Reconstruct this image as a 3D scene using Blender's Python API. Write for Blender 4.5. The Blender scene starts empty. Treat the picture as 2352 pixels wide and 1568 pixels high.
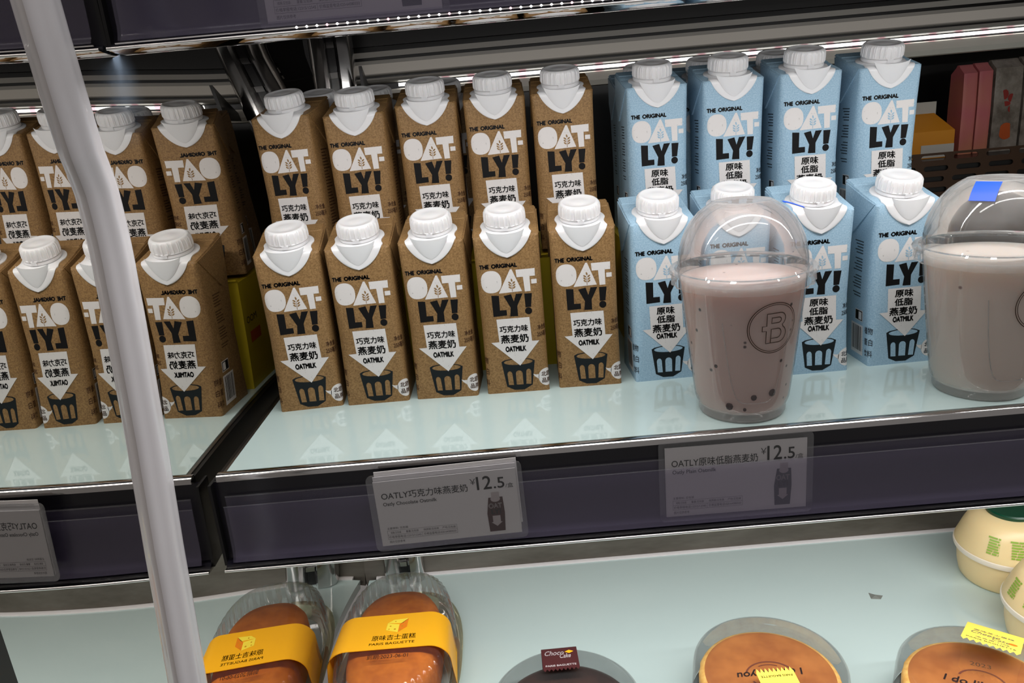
import bpy, bmesh, math, random
from mathutils import Vector, Matrix
random.seed(7)
PI = math.pi
sc = bpy.context.scene
COL = sc.collection

# ------------------------------------------------------------------ camera, world, lights, exposure
def cam_setup():
    f, yaw, pitch, roll = 1752.7, -0.008, 0.2993, -0.0888
    cy, sy, cp, sp = math.cos(yaw), math.sin(yaw), math.cos(pitch), math.sin(pitch)
    F = Vector((sy * cp, cy * cp, -sp)); R = Vector((cy, -sy, 0)); U = R.cross(F)
    c, s = math.cos(roll), math.sin(roll)
    R2 = c * R + s * U; U2 = -s * R + c * U
    cd = bpy.data.cameras.new('camera'); cam = bpy.data.objects.new('camera', cd); COL.objects.link(cam)
    M = Matrix((R2, U2, -F)).transposed().to_4x4(); M.translation = Vector((0.1977, -0.5766, 0.2206))
    cam.matrix_world = M
    cd.sensor_width = 36.0; cd.lens = f / 2352 * 36.0; cd.clip_start = 0.01; cd.clip_end = 50
    sc.camera = cam
cam_setup()

w = bpy.data.worlds.new('store_light'); sc.world = w; w.use_nodes = True
bg = w.node_tree.nodes['Background']; bg.inputs[0].default_value = (1.0, 0.94, 0.91, 1); bg.inputs[1].default_value = 0.19
vs = sc.view_settings
vs.view_transform = 'Standard'; vs.look = 'None'; vs.gamma = 1.0; vs.use_curve_mapping = False; vs.exposure = 0.12

def area(name, loc, rot, sx, sy_, power, col=(1, 1, 1)):
    l = bpy.data.lights.new(name, 'AREA'); l.shape = 'RECTANGLE'; l.size = sx; l.size_y = sy_; l.energy = power; l.color = col
    o = bpy.data.objects.new(name, l); COL.objects.link(o); o.location = loc; o.rotation_euler = rot
    return o
# LED line under the front lip of the shelf above, aimed down and a little into the case
area('led_light_upper', (0.45, -0.105, 0.2665), (math.radians(14), 0, 0), 0.95, 0.010, 1.65, (1, 0.985, 0.97))
# LED line under the milk shelf, lighting the deck below
area('led_light_deck', (0.45, -0.070, -0.045), (math.radians(12), 0, 0), 0.93, 0.010, 2.3, (1, 0.985, 0.97))
# canopy lamp of the case above and in front of the top shelf
area('canopy_light', (0.35, -0.42, 0.95), (math.radians(-22), 0, 0), 1.2, 0.06, 3.5, (1, 0.97, 0.95))

# ------------------------------------------------------------------ materials
def hexc(r, g, b):
    f = lambda v: (v / 255 / 12.92) if v <= 10 else ((v / 255 + 0.055) / 1.055) ** 2.4
    return (f(r), f(g), f(b), 1)
def mat(name, col, rough=0.5, metal=0.0, spec=0.5, coat=0.0, emit=None, es=0.0, sss=0.0):
    m = bpy.data.materials.new(name); m.use_nodes = True
    b = m.node_tree.nodes['Principled BSDF']
    b.inputs['Base Color'].default_value = col; b.inputs['Roughness'].default_value = rough
    b.inputs['Metallic'].default_value = metal; b.inputs['Specular IOR Level'].default_value = spec
    b.inputs['Coat Weight'].default_value = coat
    if emit: b.inputs['Emission Color'].default_value = emit; b.inputs['Emission Strength'].default_value = es
    if sss:
        b.inputs['Subsurface Weight'].default_value = sss; b.inputs['Subsurface Radius'].default_value = (0.012, 0.008, 0.006); b.inputs['Subsurface Scale'].default_value = 1.0
    return m
def nd(m, t, **k):
    n = m.node_tree.nodes.new(t)
    for a, v in k.items(): setattr(n, a, v)
    return n
def lk(m, a, b): m.node_tree.links.new(a, b)
def grain(m, c1, c2, scale, detail=4, lo=0.35, hi=0.65, stretch=None, bump=0.0, bdist=0.0004):
    """procedural two-tone noise on object coordinates into the base colour"""
    b = m.node_tree.nodes['Principled BSDF']
    tc = nd(m, 'ShaderNodeTexCoord'); mp = nd(m, 'ShaderNodeMapping'); nz = nd(m, 'ShaderNodeTexNoise'); cr = nd(m, 'ShaderNodeValToRGB')
    lk(m, tc.outputs['Object'], mp.inputs[0]); lk(m, mp.outputs[0], nz.inputs['Vector'])
    if stretch: mp.inputs['Scale'].default_value = stretch
    nz.inputs['Scale'].default_value = scale; nz.inputs['Detail'].default_value = detail; nz.inputs['Roughness'].default_value = 0.65
    cr.color_ramp.elements[0].position = lo; cr.color_ramp.elements[1].position = hi
    cr.color_ramp.elements[0].color = c1; cr.color_ramp.elements[1].color = c2
    lk(m, nz.outputs['Fac'], cr.inputs[0]); lk(m, cr.outputs[0], b.inputs['Base Color'])
    if bump:
        bp = nd(m, 'ShaderNodeBump'); bp.inputs['Strength'].default_value = bump; bp.inputs['Distance'].default_value = bdist
        lk(m, nz.outputs['Fac'], bp.inputs['Height']); lk(m, bp.outputs[0], b.inputs['Normal'])
    return m
def thin_plastic(name, tint=(1, 1, 1, 1), base=0.03, frost=0.0, drops=False, rough=0.03, gain=0.75, fcol=(0.9, 0.9, 0.9, 1)):
    """thin clear film or shell: see-through with a Fresnel gloss"""
    m = bpy.data.materials.new(name); m.use_nodes = True; nt = m.node_tree
    nt.nodes.clear()
    out = nd(m, 'ShaderNodeOutputMaterial'); tr = nd(m, 'ShaderNodeBsdfTransparent'); gl = nd(m, 'ShaderNodeBsdfGlossy')
    fr = nd(m, 'ShaderNodeFresnel'); ad = nd(m, 'ShaderNodeMath', operation='ADD'); mx = nd(m, 'ShaderNodeMixShader')
    tr.inputs[0].default_value = tint; gl.inputs['Roughness'].default_value = rough; fr.inputs[0].default_value = 1.5
    lk(m, fr.outputs[0], ad.inputs[0]); ad.inputs[1].default_value = base
    geo = nd(m, 'ShaderNodeNewGeometry')
    sc_ = nd(m, 'ShaderNodeMath', operation='MULTIPLY'); sc_.inputs[1].default_value = gain; lk(m, ad.outputs[0], sc_.inputs[0])
    lk(m, sc_.outputs[0], mx.inputs[0]); lk(m, tr.outputs[0], mx.inputs[1]); lk(m, gl.outputs[0], mx.inputs[2])
    last = mx
    if frost or drops:
        df = nd(m, 'ShaderNodeBsdfTranslucent'); d2 = nd(m, 'ShaderNodeBsdfDiffuse'); a2 = nd(m, 'ShaderNodeMixShader'); m2 = nd(m, 'ShaderNodeMixShader')
        df.inputs[0].default_value = fcol; d2.inputs[0].default_value = fcol; a2.inputs[0].default_value = 0.5
        lk(m, df.outputs[0], a2.inputs[1]); lk(m, d2.outputs[0], a2.inputs[2])
        m2.inputs[0].default_value = frost
        if drops:
            tc = nd(m, 'ShaderNodeTexCoord'); vo = nd(m, 'ShaderNodeTexVoronoi'); vo.feature = 'DISTANCE_TO_EDGE'; vo.inputs['Scale'].default_value = 330
            lk(m, tc.outputs['Object'], vo.inputs['Vector'])
            cr = nd(m, 'ShaderNodeValToRGB'); cr.color_ramp.elements[0].position = 0.02; cr.color_ramp.elements[1].position = 0.22
            cr.color_ramp.elements[0].color = (0.75, 0.75, 0.75, 1); cr.color_ramp.elements[1].color = (0.10, 0.10, 0.10, 1)
            sp = nd(m, 'ShaderNodeSeparateXYZ'); lk(m, tc.outputs['Object'], sp.inputs[0])
            mr = nd(m, 'ShaderNodeMapRange'); mr.inputs['From Min'].default_value = 0.010; mr.inputs['From Max'].default_value = 0.022
            lk(m, sp.outputs['Z'], mr.inputs['Value'])
            nz = nd(m, 'ShaderNodeTexNoise'); nz.inputs['Scale'].default_value = 45; lk(m, tc.outputs['Object'], nz.inputs['Vector'])
            mu = nd(m, 'ShaderNodeMath', operation='MULTIPLY'); lk(m, cr.outputs[0], mu.inputs[0]); lk(m, mr.outputs[0], mu.inputs[1])
            mu2 = nd(m, 'ShaderNodeMath', operation='MULTIPLY'); lk(m, mu.outputs[0], mu2.inputs[0]); lk(m, nz.outputs['Fac'], mu2.inputs[1])
            mu3 = nd(m, 'ShaderNodeMath', operation='MULTIPLY'); lk(m, mu2.outputs[0], mu3.inputs[0]); mu3.inputs[1].default_value = 3.6
            lk(m, mu3.outputs[0], m2.inputs[0])
            bp = nd(m, 'ShaderNodeBump'); bp.inputs['Strength'].default_value = 0.7; bp.inputs['Distance'].default_value = 0.0008
            lk(m, mu3.outputs[0], bp.inputs['Height']); lk(m, bp.outputs[0], gl.inputs['Normal'])
        lk(m, mx.outputs[0], m2.inputs[1]); lk(m, a2.outputs[0], m2.inputs[2]); last = m2
    lk(m, last.outputs[0], out.inputs[0])
    return m

M = {}
M['kraft'] = grain(mat('kraft_paper', hexc(150, 108, 62), 0.55, spec=0.35), hexc(120, 90, 54), hexc(158, 124, 80), 900, 3, bump=0.12, bdist=0.0002)
M['blue'] = grain(mat('blue_paper', hexc(150, 192, 220), 0.55, spec=0.35), hexc(140, 174, 198), hexc(170, 199, 217), 1000, 3, bump=0.10, bdist=0.0002)
M['pwhite'] = grain(mat('white_print', hexc(228, 224, 222), 0.6, spec=0.3), hexc(186, 182, 180), hexc(222, 218, 216), 700, 2, 0.24, 0.36)
M['pblack'] = mat('black_print', hexc(15, 14, 15), 0.6, spec=0.2)
M['pglass'] = mat('dark_slate_print', hexc(24, 30, 33), 0.6, spec=0.2)
M['pslate'] = mat('slate_print', hexc(52, 60, 68), 0.6, spec=0.3)
M['pbrown'] = mat('brown_print', hexc(70, 44, 24), 0.6, spec=0.3)
M['cap'] = mat('white_cap_plastic', hexc(238, 237, 238), 0.32, spec=0.5, sss=0.15)
M['steel'] = mat('polished_steel', hexc(205, 203, 202), 0.12, 1.0)
M['bead'] = mat('satin_steel_bead', hexc(226, 223, 221), 0.3, 1.0)
M['chrome'] = mat('mirror_bright_steel', hexc(214, 211, 209), 0.05, 1.0)
M['brushed'] = grain(mat('brushed_steel', hexc(150, 146, 142), 0.34, 1.0), hexc(128, 124, 120), hexc(168, 164, 160), 40, 3, 0.3, 0.7, (0.3, 1, 12))
M['dull'] = grain(mat('dull_grey_steel', hexc(118, 112, 104), 0.5, 0.7), hexc(98, 92, 84), hexc(136, 130, 122), 9, 5, 0.35, 0.7, (0.5, 1, 2))
M['lightgrey'] = mat('light_grey_enamel', hexc(206, 201, 192), 0.45)
M['midgrey'] = mat('mid_grey_enamel', hexc(150, 147, 141), 0.4)
M['dark'] = mat('dark_coated_metal', hexc(22, 21, 21), 0.35, spec=0.5)
M['black'] = mat('black_plastic', hexc(13, 12, 14), 0.22, spec=0.5)
M['railback'] = mat('navy_black_plastic', hexc(20, 18, 28), 0.25, spec=0.5)
M['film'] = thin_plastic('clear_price_rail_film', (0.95, 0.94, 0.98, 1), 0.035, frost=0.11, rough=0.16, gain=0.8, fcol=(0.50, 0.42, 0.74, 1))
M['clear'] = thin_plastic('clear_plastic', (0.99, 0.99, 0.99, 1), 0.05, frost=0.05)
M['lidclear'] = thin_plastic('clear_box_plastic', (0.995, 0.995, 0.995, 1), 0.05, frost=0.035, rough=0.02, gain=0.55)
M['skirt'] = thin_plastic('lid_skirt_plastic', (0.99, 0.99, 0.99, 1), 0.07, frost=0.13, rough=0.03, gain=0.7)
M['frosty'] = thin_plastic('cloudy_plastic', (0.97, 0.96, 0.96, 1), 0.05, frost=0.30)
M['dome'] = thin_plastic('clear_plastic_with_condensation', (0.98, 0.98, 0.98, 1), 0.04, drops=True)
M['laminate'] = thin_plastic('clear_laminate', (0.97, 0.97, 0.98, 1), 0.05, frost=0.05, rough=0.1)
M['glass'] = mat('back_painted_glass', hexc(196, 216, 214), 0.03, spec=0.7, coat=0.6)
M['gedge'] = mat('green_glass_edge', hexc(120, 165, 155), 0.15)
M['white'] = mat('white_card', hexc(226, 222, 222), 0.5)
M['ink'] = mat('black_ink', hexc(22, 21, 24), 0.5)
M['inkgrey'] = mat('grey_ink', hexc(92, 86, 88), 0.6)
M['tube'] = mat('pale_grey_trim_plastic', hexc(228, 224, 228), 0.22, spec=0.6, coat=0.5)
M['yellowcard'] = mat('yellow_corrugated_card', hexc(205, 180, 25), 0.6)
M['orangeprint'] = mat('orange_print', hexc(196, 84, 22), 0.6)
M['led'] = mat('led_white', (1, 1, 1, 1), 0.5, emit=(1, 1, 0.97, 1), es=2.6)  # white and pink emission standing in for reflected LED light
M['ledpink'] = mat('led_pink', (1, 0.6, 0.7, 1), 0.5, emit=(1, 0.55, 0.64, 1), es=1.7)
M['ledstrip'] = mat('led_strip_body', hexc(225, 222, 222), 0.4)
M['tape'] = mat('blue_tape', hexc(12, 78, 205), 0.5)
M['emblem'] = mat('brown_emblem_print', hexc(58, 34, 14), 0.5)
M['band'] = mat('yellow_band_card', hexc(250, 180, 30), 0.42, spec=0.4)
M['wedge1'] = mat('pale_cheese_print', hexc(253, 226, 70), 0.5)
M['wedge2'] = mat('orange_cheese_print', hexc(240, 132, 24), 0.5)
M['wedge3'] = mat('cheese_hole_print', hexc(214, 150, 20), 0.5)
M['loaf'] = grain(mat('baked_cake_top', hexc(190, 102, 22), 0.75, spec=0.25), hexc(178, 92, 14), hexc(206, 114, 26), 60, 4)

M['cakeside'] = grain(mat('pale_cake_side', hexc(232, 176, 84), 0.7), hexc(224, 162, 66), hexc(243, 200, 112), 120, 4)
M['caketop'] = grain(mat('brown_cake_top', hexc(186, 112, 48), 0.42), hexc(164, 94, 36), hexc(192, 120, 54), 25, 3)
M['imprint'] = mat('burnt_imprint', hexc(112, 48, 22), 0.6)
M['choc'] = grain(mat('chocolate_cake', hexc(52, 24, 14), 0.55), hexc(34, 14, 8), hexc(54, 25, 15), 40, 3)
M['tagy'] = mat('yellow_seal_paper', hexc(250, 226, 92), 0.55)
M['tagc'] = mat('maroon_seal_paper', hexc(74, 34, 36), 0.4)
M['tray'] = thin_plastic('amber_clear_tray', (0.86, 0.84, 0.62, 1), 0.04, frost=0.10)
M['blacktray'] = mat('black_cake_tray', hexc(30, 30, 32), 0.2)
M['cream'] = mat('cream_bottle_plastic', hexc(234, 210, 158), 0.35, sss=0.25)
M['creamring'] = mat('pale_bottle_ring', hexc(238, 226, 208), 0.35, sss=0.2)
M['greenlid'] = mat('dark_green_lid', hexc(14, 66, 46), 0.25)
M['greenprint'] = mat('green_print', hexc(140, 172, 62), 0.5)
M['juice'] = mat('orange_carton_print', hexc(232, 150, 22), 0.5)
M['pinkpack'] = grain(mat('pink_peach_print', hexc(232, 130, 126), 0.5), hexc(204, 108, 114), hexc(214, 138, 108), 14, 2)
M['bag'] = grain(mat('crinkled_clear_bag', hexc(128, 118, 106), 0.25), hexc(104, 94, 84), hexc(168, 158, 148), 30, 5, bump=0.5, bdist=0.004)
M['redprint'] = mat('red_print', hexc(150, 40, 32), 0.5)
M['slotmetal'] = mat('brown_coated_metal', hexc(84, 62, 48), 0.35, 0.5)
M['crumb'] = mat('grey_crumb', hexc(120, 124, 118), 0.9)

def milk(name, c1, c2, dark):
    m = mat(name, c1, 0.35, sss=0.70)
    m.node_tree.nodes['Principled BSDF'].inputs['Subsurface Radius'].default_value = (0.018, 0.014, 0.012)
    b = m.node_tree.nodes['Principled BSDF']
    tc = nd(m, 'ShaderNodeTexCoord'); vo = nd(m, 'ShaderNodeTexVoronoi'); vo.inputs['Scale'].default_value = 120; lk(m, tc.outputs['Object'], vo.inputs['Vector'])
    cr = nd(m, 'ShaderNodeValToRGB'); cr.color_ramp.elements[0].position = 0.10; cr.color_ramp.elements[1].position = 0.19
    cr.color_ramp.elements[0].color = (1, 1, 1, 1); cr.color_ramp.elements[1].color = (0, 0, 0, 1)
    lk(m, vo.outputs['Distance'], cr.inputs[0])
    sel = nd(m, 'ShaderNodeMath', operation='GREATER_THAN'); sx = nd(m, 'ShaderNodeSeparateColor'); lk(m, vo.outputs['Color'], sx.inputs[0]); lk(m, sx.outputs[0], sel.inputs[0])
    sel.inputs[1].default_value = dark
    mu = nd(m, 'ShaderNodeMath', operation='MULTIPLY'); lk(m, sel.outputs[0], mu.inputs[0]); lk(m, cr.outputs[0], mu.inputs[1])
    mx = nd(m, 'ShaderNodeMix', data_type='RGBA'); lk(m, mu.outputs[0], mx.inputs['Factor']); mx.inputs['A'].default_value = c1; mx.inputs['B'].default_value = c2
    lk(m, mx.outputs['Result'], b.inputs['Base Color'])
    return m
M['berrymilk'] = milk('berry_milk', hexc(224, 202, 195), hexc(52, 26, 30), 0.62)
M['beigemilk'] = milk('beige_milk', hexc(234, 222, 212), hexc(150, 110, 104), 0.95)

M['berry'] = mat('dark_berry', hexc(62, 38, 40), 0.5)
def mirror_material():
    m = bpy.data.materials.new('mirror_panel'); m.use_nodes = True
    b = m.node_tree.nodes['Principled BSDF']
    b.inputs['Metallic'].default_value = 1.0; b.inputs['Roughness'].default_value = 0.0; b.inputs['Base Color'].default_value = hexc(222, 219, 214)
    # faint smear of cleaning haze near the top front of the panel
    tc = nd(m, 'ShaderNodeTexCoord'); nz = nd(m, 'ShaderNodeTexNoise'); nz.inputs['Scale'].default_value = 60; nz.inputs['Detail'].default_value = 6
    lk(m, tc.outputs['Object'], nz.inputs['Vector'])
    gr = nd(m, 'ShaderNodeVectorMath', operation='DISTANCE'); lk(m, tc.outputs['Object'], gr.inputs[0]); gr.inputs[1].default_value = (-0.018, -0.110, 0.247)
    mr = nd(m, 'ShaderNodeMapRange'); mr.inputs['From Min'].default_value = 0.034; mr.inputs['From Max'].default_value = 0.0; lk(m, gr.outputs['Value'], mr.inputs['Value'])
    mu = nd(m, 'ShaderNodeMath', operation='MULTIPLY'); lk(m, nz.outputs['Fac'], mu.inputs[0]); lk(m, mr.outputs[0], mu.inputs[1])
    mm = nd(m, 'ShaderNodeMath', operation='MULTIPLY'); lk(m, mu.outputs[0], mm.inputs[0]); mm.inputs[1].default_value = 0.10
    df = nd(m, 'ShaderNodeBsdfDiffuse'); df.inputs[0].default_value = hexc(150, 168, 190)
    mx = nd(m, 'ShaderNodeMixShader'); out = m.node_tree.nodes['Material Output']
    lk(m, mm.outputs[0], mx.inputs[0]); lk(m, b.outputs[0], mx.inputs[1]); lk(m, df.outputs[0], mx.inputs[2]); lk(m, mx.outputs[0], out.inputs[0])
    return m
M['mirror'] = mirror_material()

# ------------------------------------------------------------------ mesh helpers
class MB:
    def __init__(s): s.v = []; s.f = []; s.m = []
    def add(s, vs, fs, mi=0):
        o = len(s.v); s.v += [tuple(p) for p in vs]; s.f += [tuple(i + o for i in f) for f in fs]; s.m += [mi] * len(fs)
    def box(s, a, b, mi=0):
        x0, y0, z0 = a; x1, y1, z1 = b
        s.add([(x0, y0, z0), (x1, y0, z0), (x1, y1, z0), (x0, y1, z0), (x0, y0, z1), (x1, y0, z1), (x1, y1, z1), (x0, y1, z1)],
              [(0, 3, 2, 1), (4, 5, 6, 7), (0, 1, 5, 4), (1, 2, 6, 5), (2, 3, 7, 6), (3, 0, 4, 7)], mi)
    def extrude_x(s, prof, x0, x1, mi=0, closed=True, caps=True):
        n = len(prof)
        vs = [(x0, y, z) for y, z in prof] + [(x1, y, z) for y, z in prof]
        fs = [(i, (i + 1) % n, n + (i + 1) % n, n + i) for i in range(n if closed else n - 1)]
        s.add(vs, fs, mi)
        if closed and caps: s.add(vs, [tuple(range(n))[::-1], tuple(range(n, 2 * n))], mi)
    def lathe(s, prof, seg=64, mi=0, rf=None, cap0=False, cap1=False, T=None):
        vs = []
        for k, (r, z) in enumerate(prof):
            for i in range(seg):
                a = 2 * PI * i / seg; rr = r + (rf(k, a) if rf else 0)
                p = Vector((rr * math.cos(a), rr * math.sin(a), z)); vs.append(T @ p if T else p)
        fs = []
        for k in range(len(prof) - 1):
            for i in range(seg):
                j = (i + 1) % seg; fs.append((k * seg + i, k * seg + j, (k + 1) * seg + j, (k + 1) * seg + i))
        s.add(vs, fs, mi)
        if cap0: s.add(vs[:seg], [tuple(range(seg))[::-1]], mi)
        if cap1: s.add(vs[-seg:], [tuple(range(seg))], mi)
    def tube(s, pts, r, seg=10, mi=0, closed=False, flute=0.0):
        pts = [Vector(p) for p in pts]; n = len(pts); vs = []
        for i, p in enumerate(pts):
            a = pts[(i - 1) % n] if (closed or i) else p; b = pts[(i + 1) % n] if (closed or i < n - 1) else p
            t = (b - a).normalized(); u = t.cross(Vector((0, 0, 1)) if abs(t.z) < 0.9 else Vector((0, 1, 0))).normalized(); w_ = t.cross(u)
            rr = r[i] if isinstance(r, (list, tuple)) else r
            for k in range(seg):
                q = 2 * PI * k / seg; vs.append(p + rr * (1 + flute * math.cos(7 * q)) * (math.cos(q) * u + math.sin(q) * w_))
        fs = []
        for i in range(n if closed else n - 1):
            for k in range(seg):
                i2 = (i + 1) % n; k2 = (k + 1) % seg; fs.append((i * seg + k, i * seg + k2, i2 * seg + k2, i2 * seg + k))
        s.add(vs, fs, mi)
        if not closed: s.add(vs[:seg], [tuple(range(seg))], mi); s.add(vs[-seg:], [tuple(range(seg))[::-1]], mi)
    def mesh(s, name, mats, smooth=None, fix=True):
        me = bpy.data.meshes.new(name); me.from_pydata(s.v, [], s.f)
        for m in mats: me.materials.append(M[m])
        me.polygons.foreach_set('material_index', s.m)
        if fix:
            bm = bmesh.new(); bm.from_mesh(me); bmesh.ops.recalc_face_normals(bm, faces=bm.faces); bm.to_mesh(me); bm.free()
        if smooth is not None:
            me.polygons.foreach_set('use_smooth', [True] * len(me.polygons)); me.set_sharp_from_angle(angle=math.radians(smooth))
        me.update(); return me
def ob(name, data, parent=None, loc=None, rotz=None):
    o = bpy.data.objects.new(name, data); COL.objects.link(o)
    if parent: o.parent = parent
    if loc: o.location = loc
    if rotz is not None: o.rotation_euler = (0, 0, rotz)
    return o
def tag(o, label, cat, group=None):
    o['label'] = label; o['category'] = cat
    if group: o['group'] = group
    return o
def thing(name, label, cat, loc=(0, 0, 0), rotz=0.0, group=None):
    return tag(ob(name, None, None, loc, rotz), label, cat, group)
def struct(o): o['kind'] = 'structure'; return o
def copy_tree(root, loc, rotz, label, group):
    r = root.copy(); COL.objects.link(r); r.location = loc; r.rotation_euler = (0, 0, rotz); r['label'] = label; r['group'] = group
    for ch in list(root.children):
        c = ch.copy(); COL.objects.link(c); c.parent = r
    return r

# text as flat meshes -------------------------------------------------
_tc = {}
def text2d(s, bold=0.0, shear=0.0, res=3):
    key = (s, bold, shear, res)
    if key in _tc: return _tc[key]
    cu = bpy.data.curves.new('t', 'FONT'); cu.body = s; cu.size = 1.0; cu.offset = bold; cu.shear = shear; cu.resolution_u = res; cu.fill_mode = 'FRONT'
    o = bpy.data.objects.new('t', cu); COL.objects.link(o)
    dg = bpy.context.evaluated_depsgraph_get(); me = bpy.data.meshes.new_from_object(o.evaluated_get(dg))
    vs = [(v.co.x, v.co.y) for v in me.vertices]; fs = [tuple(p.vertices) for p in me.polygons]
    bpy.data.objects.remove(o); bpy.data.curves.remove(cu); bpy.data.meshes.remove(me)
    _tc[key] = (vs, fs); return vs, fs
def fit_text(s, x0, x1, z0, z1, bold=0.0, shear=0.0, slope=0.0, mirror=False, res=3):
    """text scaled into a box -> 2d verts, faces"""
    vs, fs = text2d(s, 0.0, shear, res)
    if bold:
        n0 = len(vs); v0, f0 = list(vs), list(fs); vs, fs = [], []
        for dx, dz in ((bold, 0), (-bold, 0), (0, bold), (0, -bold)):
            o0 = len(vs); vs += [(x + dx, z + dz) for x, z in v0]; fs += [tuple(i + o0 for i in f) for f in f0]
    ax, bx = min(v[0] for v in vs), max(v[0] for v in vs); az, bz = min(v[1] for v in vs), max(v[1] for v in vs)
    out = []
    for x, z in vs:
        u = (x - ax) / (bx - ax)
        if mirror: u = 1 - u
        out.append((x0 + u * (x1 - x0), z0 + (z - az) / (bz - az) * (z1 - z0) + slope * u * (x1 - x0)))
    return out, fs
def poly2d(pts): return list(pts), [tuple(range(len(pts)))]
def ellipse(cx, cz, rx, rz, n=28, rot=0):
    c, s = math.cos(rot), math.sin(rot)
    return [(cx + rx * math.cos(2 * PI * i / n) * c - rz * math.sin(2 * PI * i / n) * s, cz + rx * math.cos(2 * PI * i / n) * s + rz * math.sin(2 * PI * i / n) * c) for i in range(n)]
def rect2(x0, z0, x1, z1): return [(x0, z0), (x1, z0), (x1, z1), (x0, z1)]
def place2d(mb, v2f, fn, mi, cuts=(), zcuts=()):
    """triangulate a flat 2d shape, cut it along given lines and map it with fn"""
    v2, fs = v2f
    if not cuts and not zcuts and all(len(f) <= 4 for f in fs):
        mb.add([fn(x, z) for x, z in v2], fs, mi); return
    bm = bmesh.new(); bv = [bm.verts.new((x, z, 0)) for x, z in v2]
    for f in fs:
        try: bm.faces.new([bv[i] for i in f])
        except ValueError: pass
    bmesh.ops.triangulate(bm, faces=bm.faces)
    for c in cuts: bmesh.ops.bisect_plane(bm, geom=bm.verts[:] + bm.edges[:] + bm.faces[:], plane_co=(c, 0, 0), plane_no=(1, 0, 0))
    for c in zcuts: bmesh.ops.bisect_plane(bm, geom=bm.verts[:] + bm.edges[:] + bm.faces[:], plane_co=(0, c, 0), plane_no=(0, 1, 0))
    bm.verts.index_update()
    mb.add([fn(v.co.x, v.co.y) for v in bm.verts], [tuple(v.index for v in f.verts) for f in bm.faces], mi); bm.free()

# ------------------------------------------------------------------ the case: mirrored side wall
MC = (-0.0214, 0.0067, 0.0213, 0.1017, 0.0359, -0.017, 0.227, -0.4518, -0.5822, -0.1872)
def mirror_x(y, z):
    return (MC[0] + MC[1] * y + MC[2] * z + MC[3] * y * y + MC[4] * y * z + MC[5] * z * z + MC[6] * y ** 3 + MC[7] * y * y * z + MC[8] * y * z * z + MC[9] * z ** 3)
def build_mirror():
    ny, nz = 90, 70; y0, y1, z0, z1 = -0.314, 0.40, -0.36, 0.42; vs = []; fs = []
    for j in range(nz + 1):
        for i in range(ny + 1):
            y = y0 + (y1 - y0) * i / ny; z = z0 + (z1 - z0) * j / nz
            zz = min(z, 0.30); vs.append((mirror_x(y, zz), y, z))
    for j in range(nz):
        for i in range(ny):
            a = j * (ny + 1) + i; fs.append((a, a + 1, a + ny + 2, a + ny + 1))
    me = bpy.data.meshes.new('wall_left'); me.from_pydata(vs, [], fs); me.materials.append(M['mirror'])
    me.polygons.foreach_set('use_smooth', [True] * len(fs)); me.update()
    o = struct(ob('wall_left', me)); o['label'] = 'mirrored side wall reflecting the cartons'
    b = MB(); b.box((-0.075, -0.330, -0.36), (-0.0190, -0.3145, 0.42)); struct(ob('trim_2', b.mesh('trim_2', ['dark'])))
build_mirror()
def build_trim():
    ys = [(-0.36, -0.225), (-0.25, -0.214), (-0.10, -0.191), (-0.01, -0.1765), (0.058, -0.1705), (0.147, -0.158), (0.195, -0.160), (0.216, -0.167), (0.262, -0.176), (0.288, -0.175), (0.42, -0.180)]
    pts = []
    for k in range(len(ys) - 1):
        for t in range(6):
            u = t / 6; z = ys[k][0] + (ys[k + 1][0] - ys[k][0]) * u; y = ys[k][1] + (ys[k + 1][1] - ys[k][1]) * u
            pts.append([y, z])
    for _ in range(30):
        pts = [pts[0]] + [[(pts[i - 1][0] + 2 * pts[i][0] + pts[i + 1][0]) / 4, pts[i][1]] for i in range(1, len(pts) - 1)] + [pts[-1]]
    b = MB(); b.tube([(mirror_x(y, min(z, 0.3)) - 0.001, y, z) for y, z in pts], 0.0112, 56, flute=0.035)
    o = struct(ob('trim_1', b.mesh('trim_1', ['tube'], 40))); o['label'] = 'rounded pale grey trim strip down the mirrored wall'
build_trim()

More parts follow.
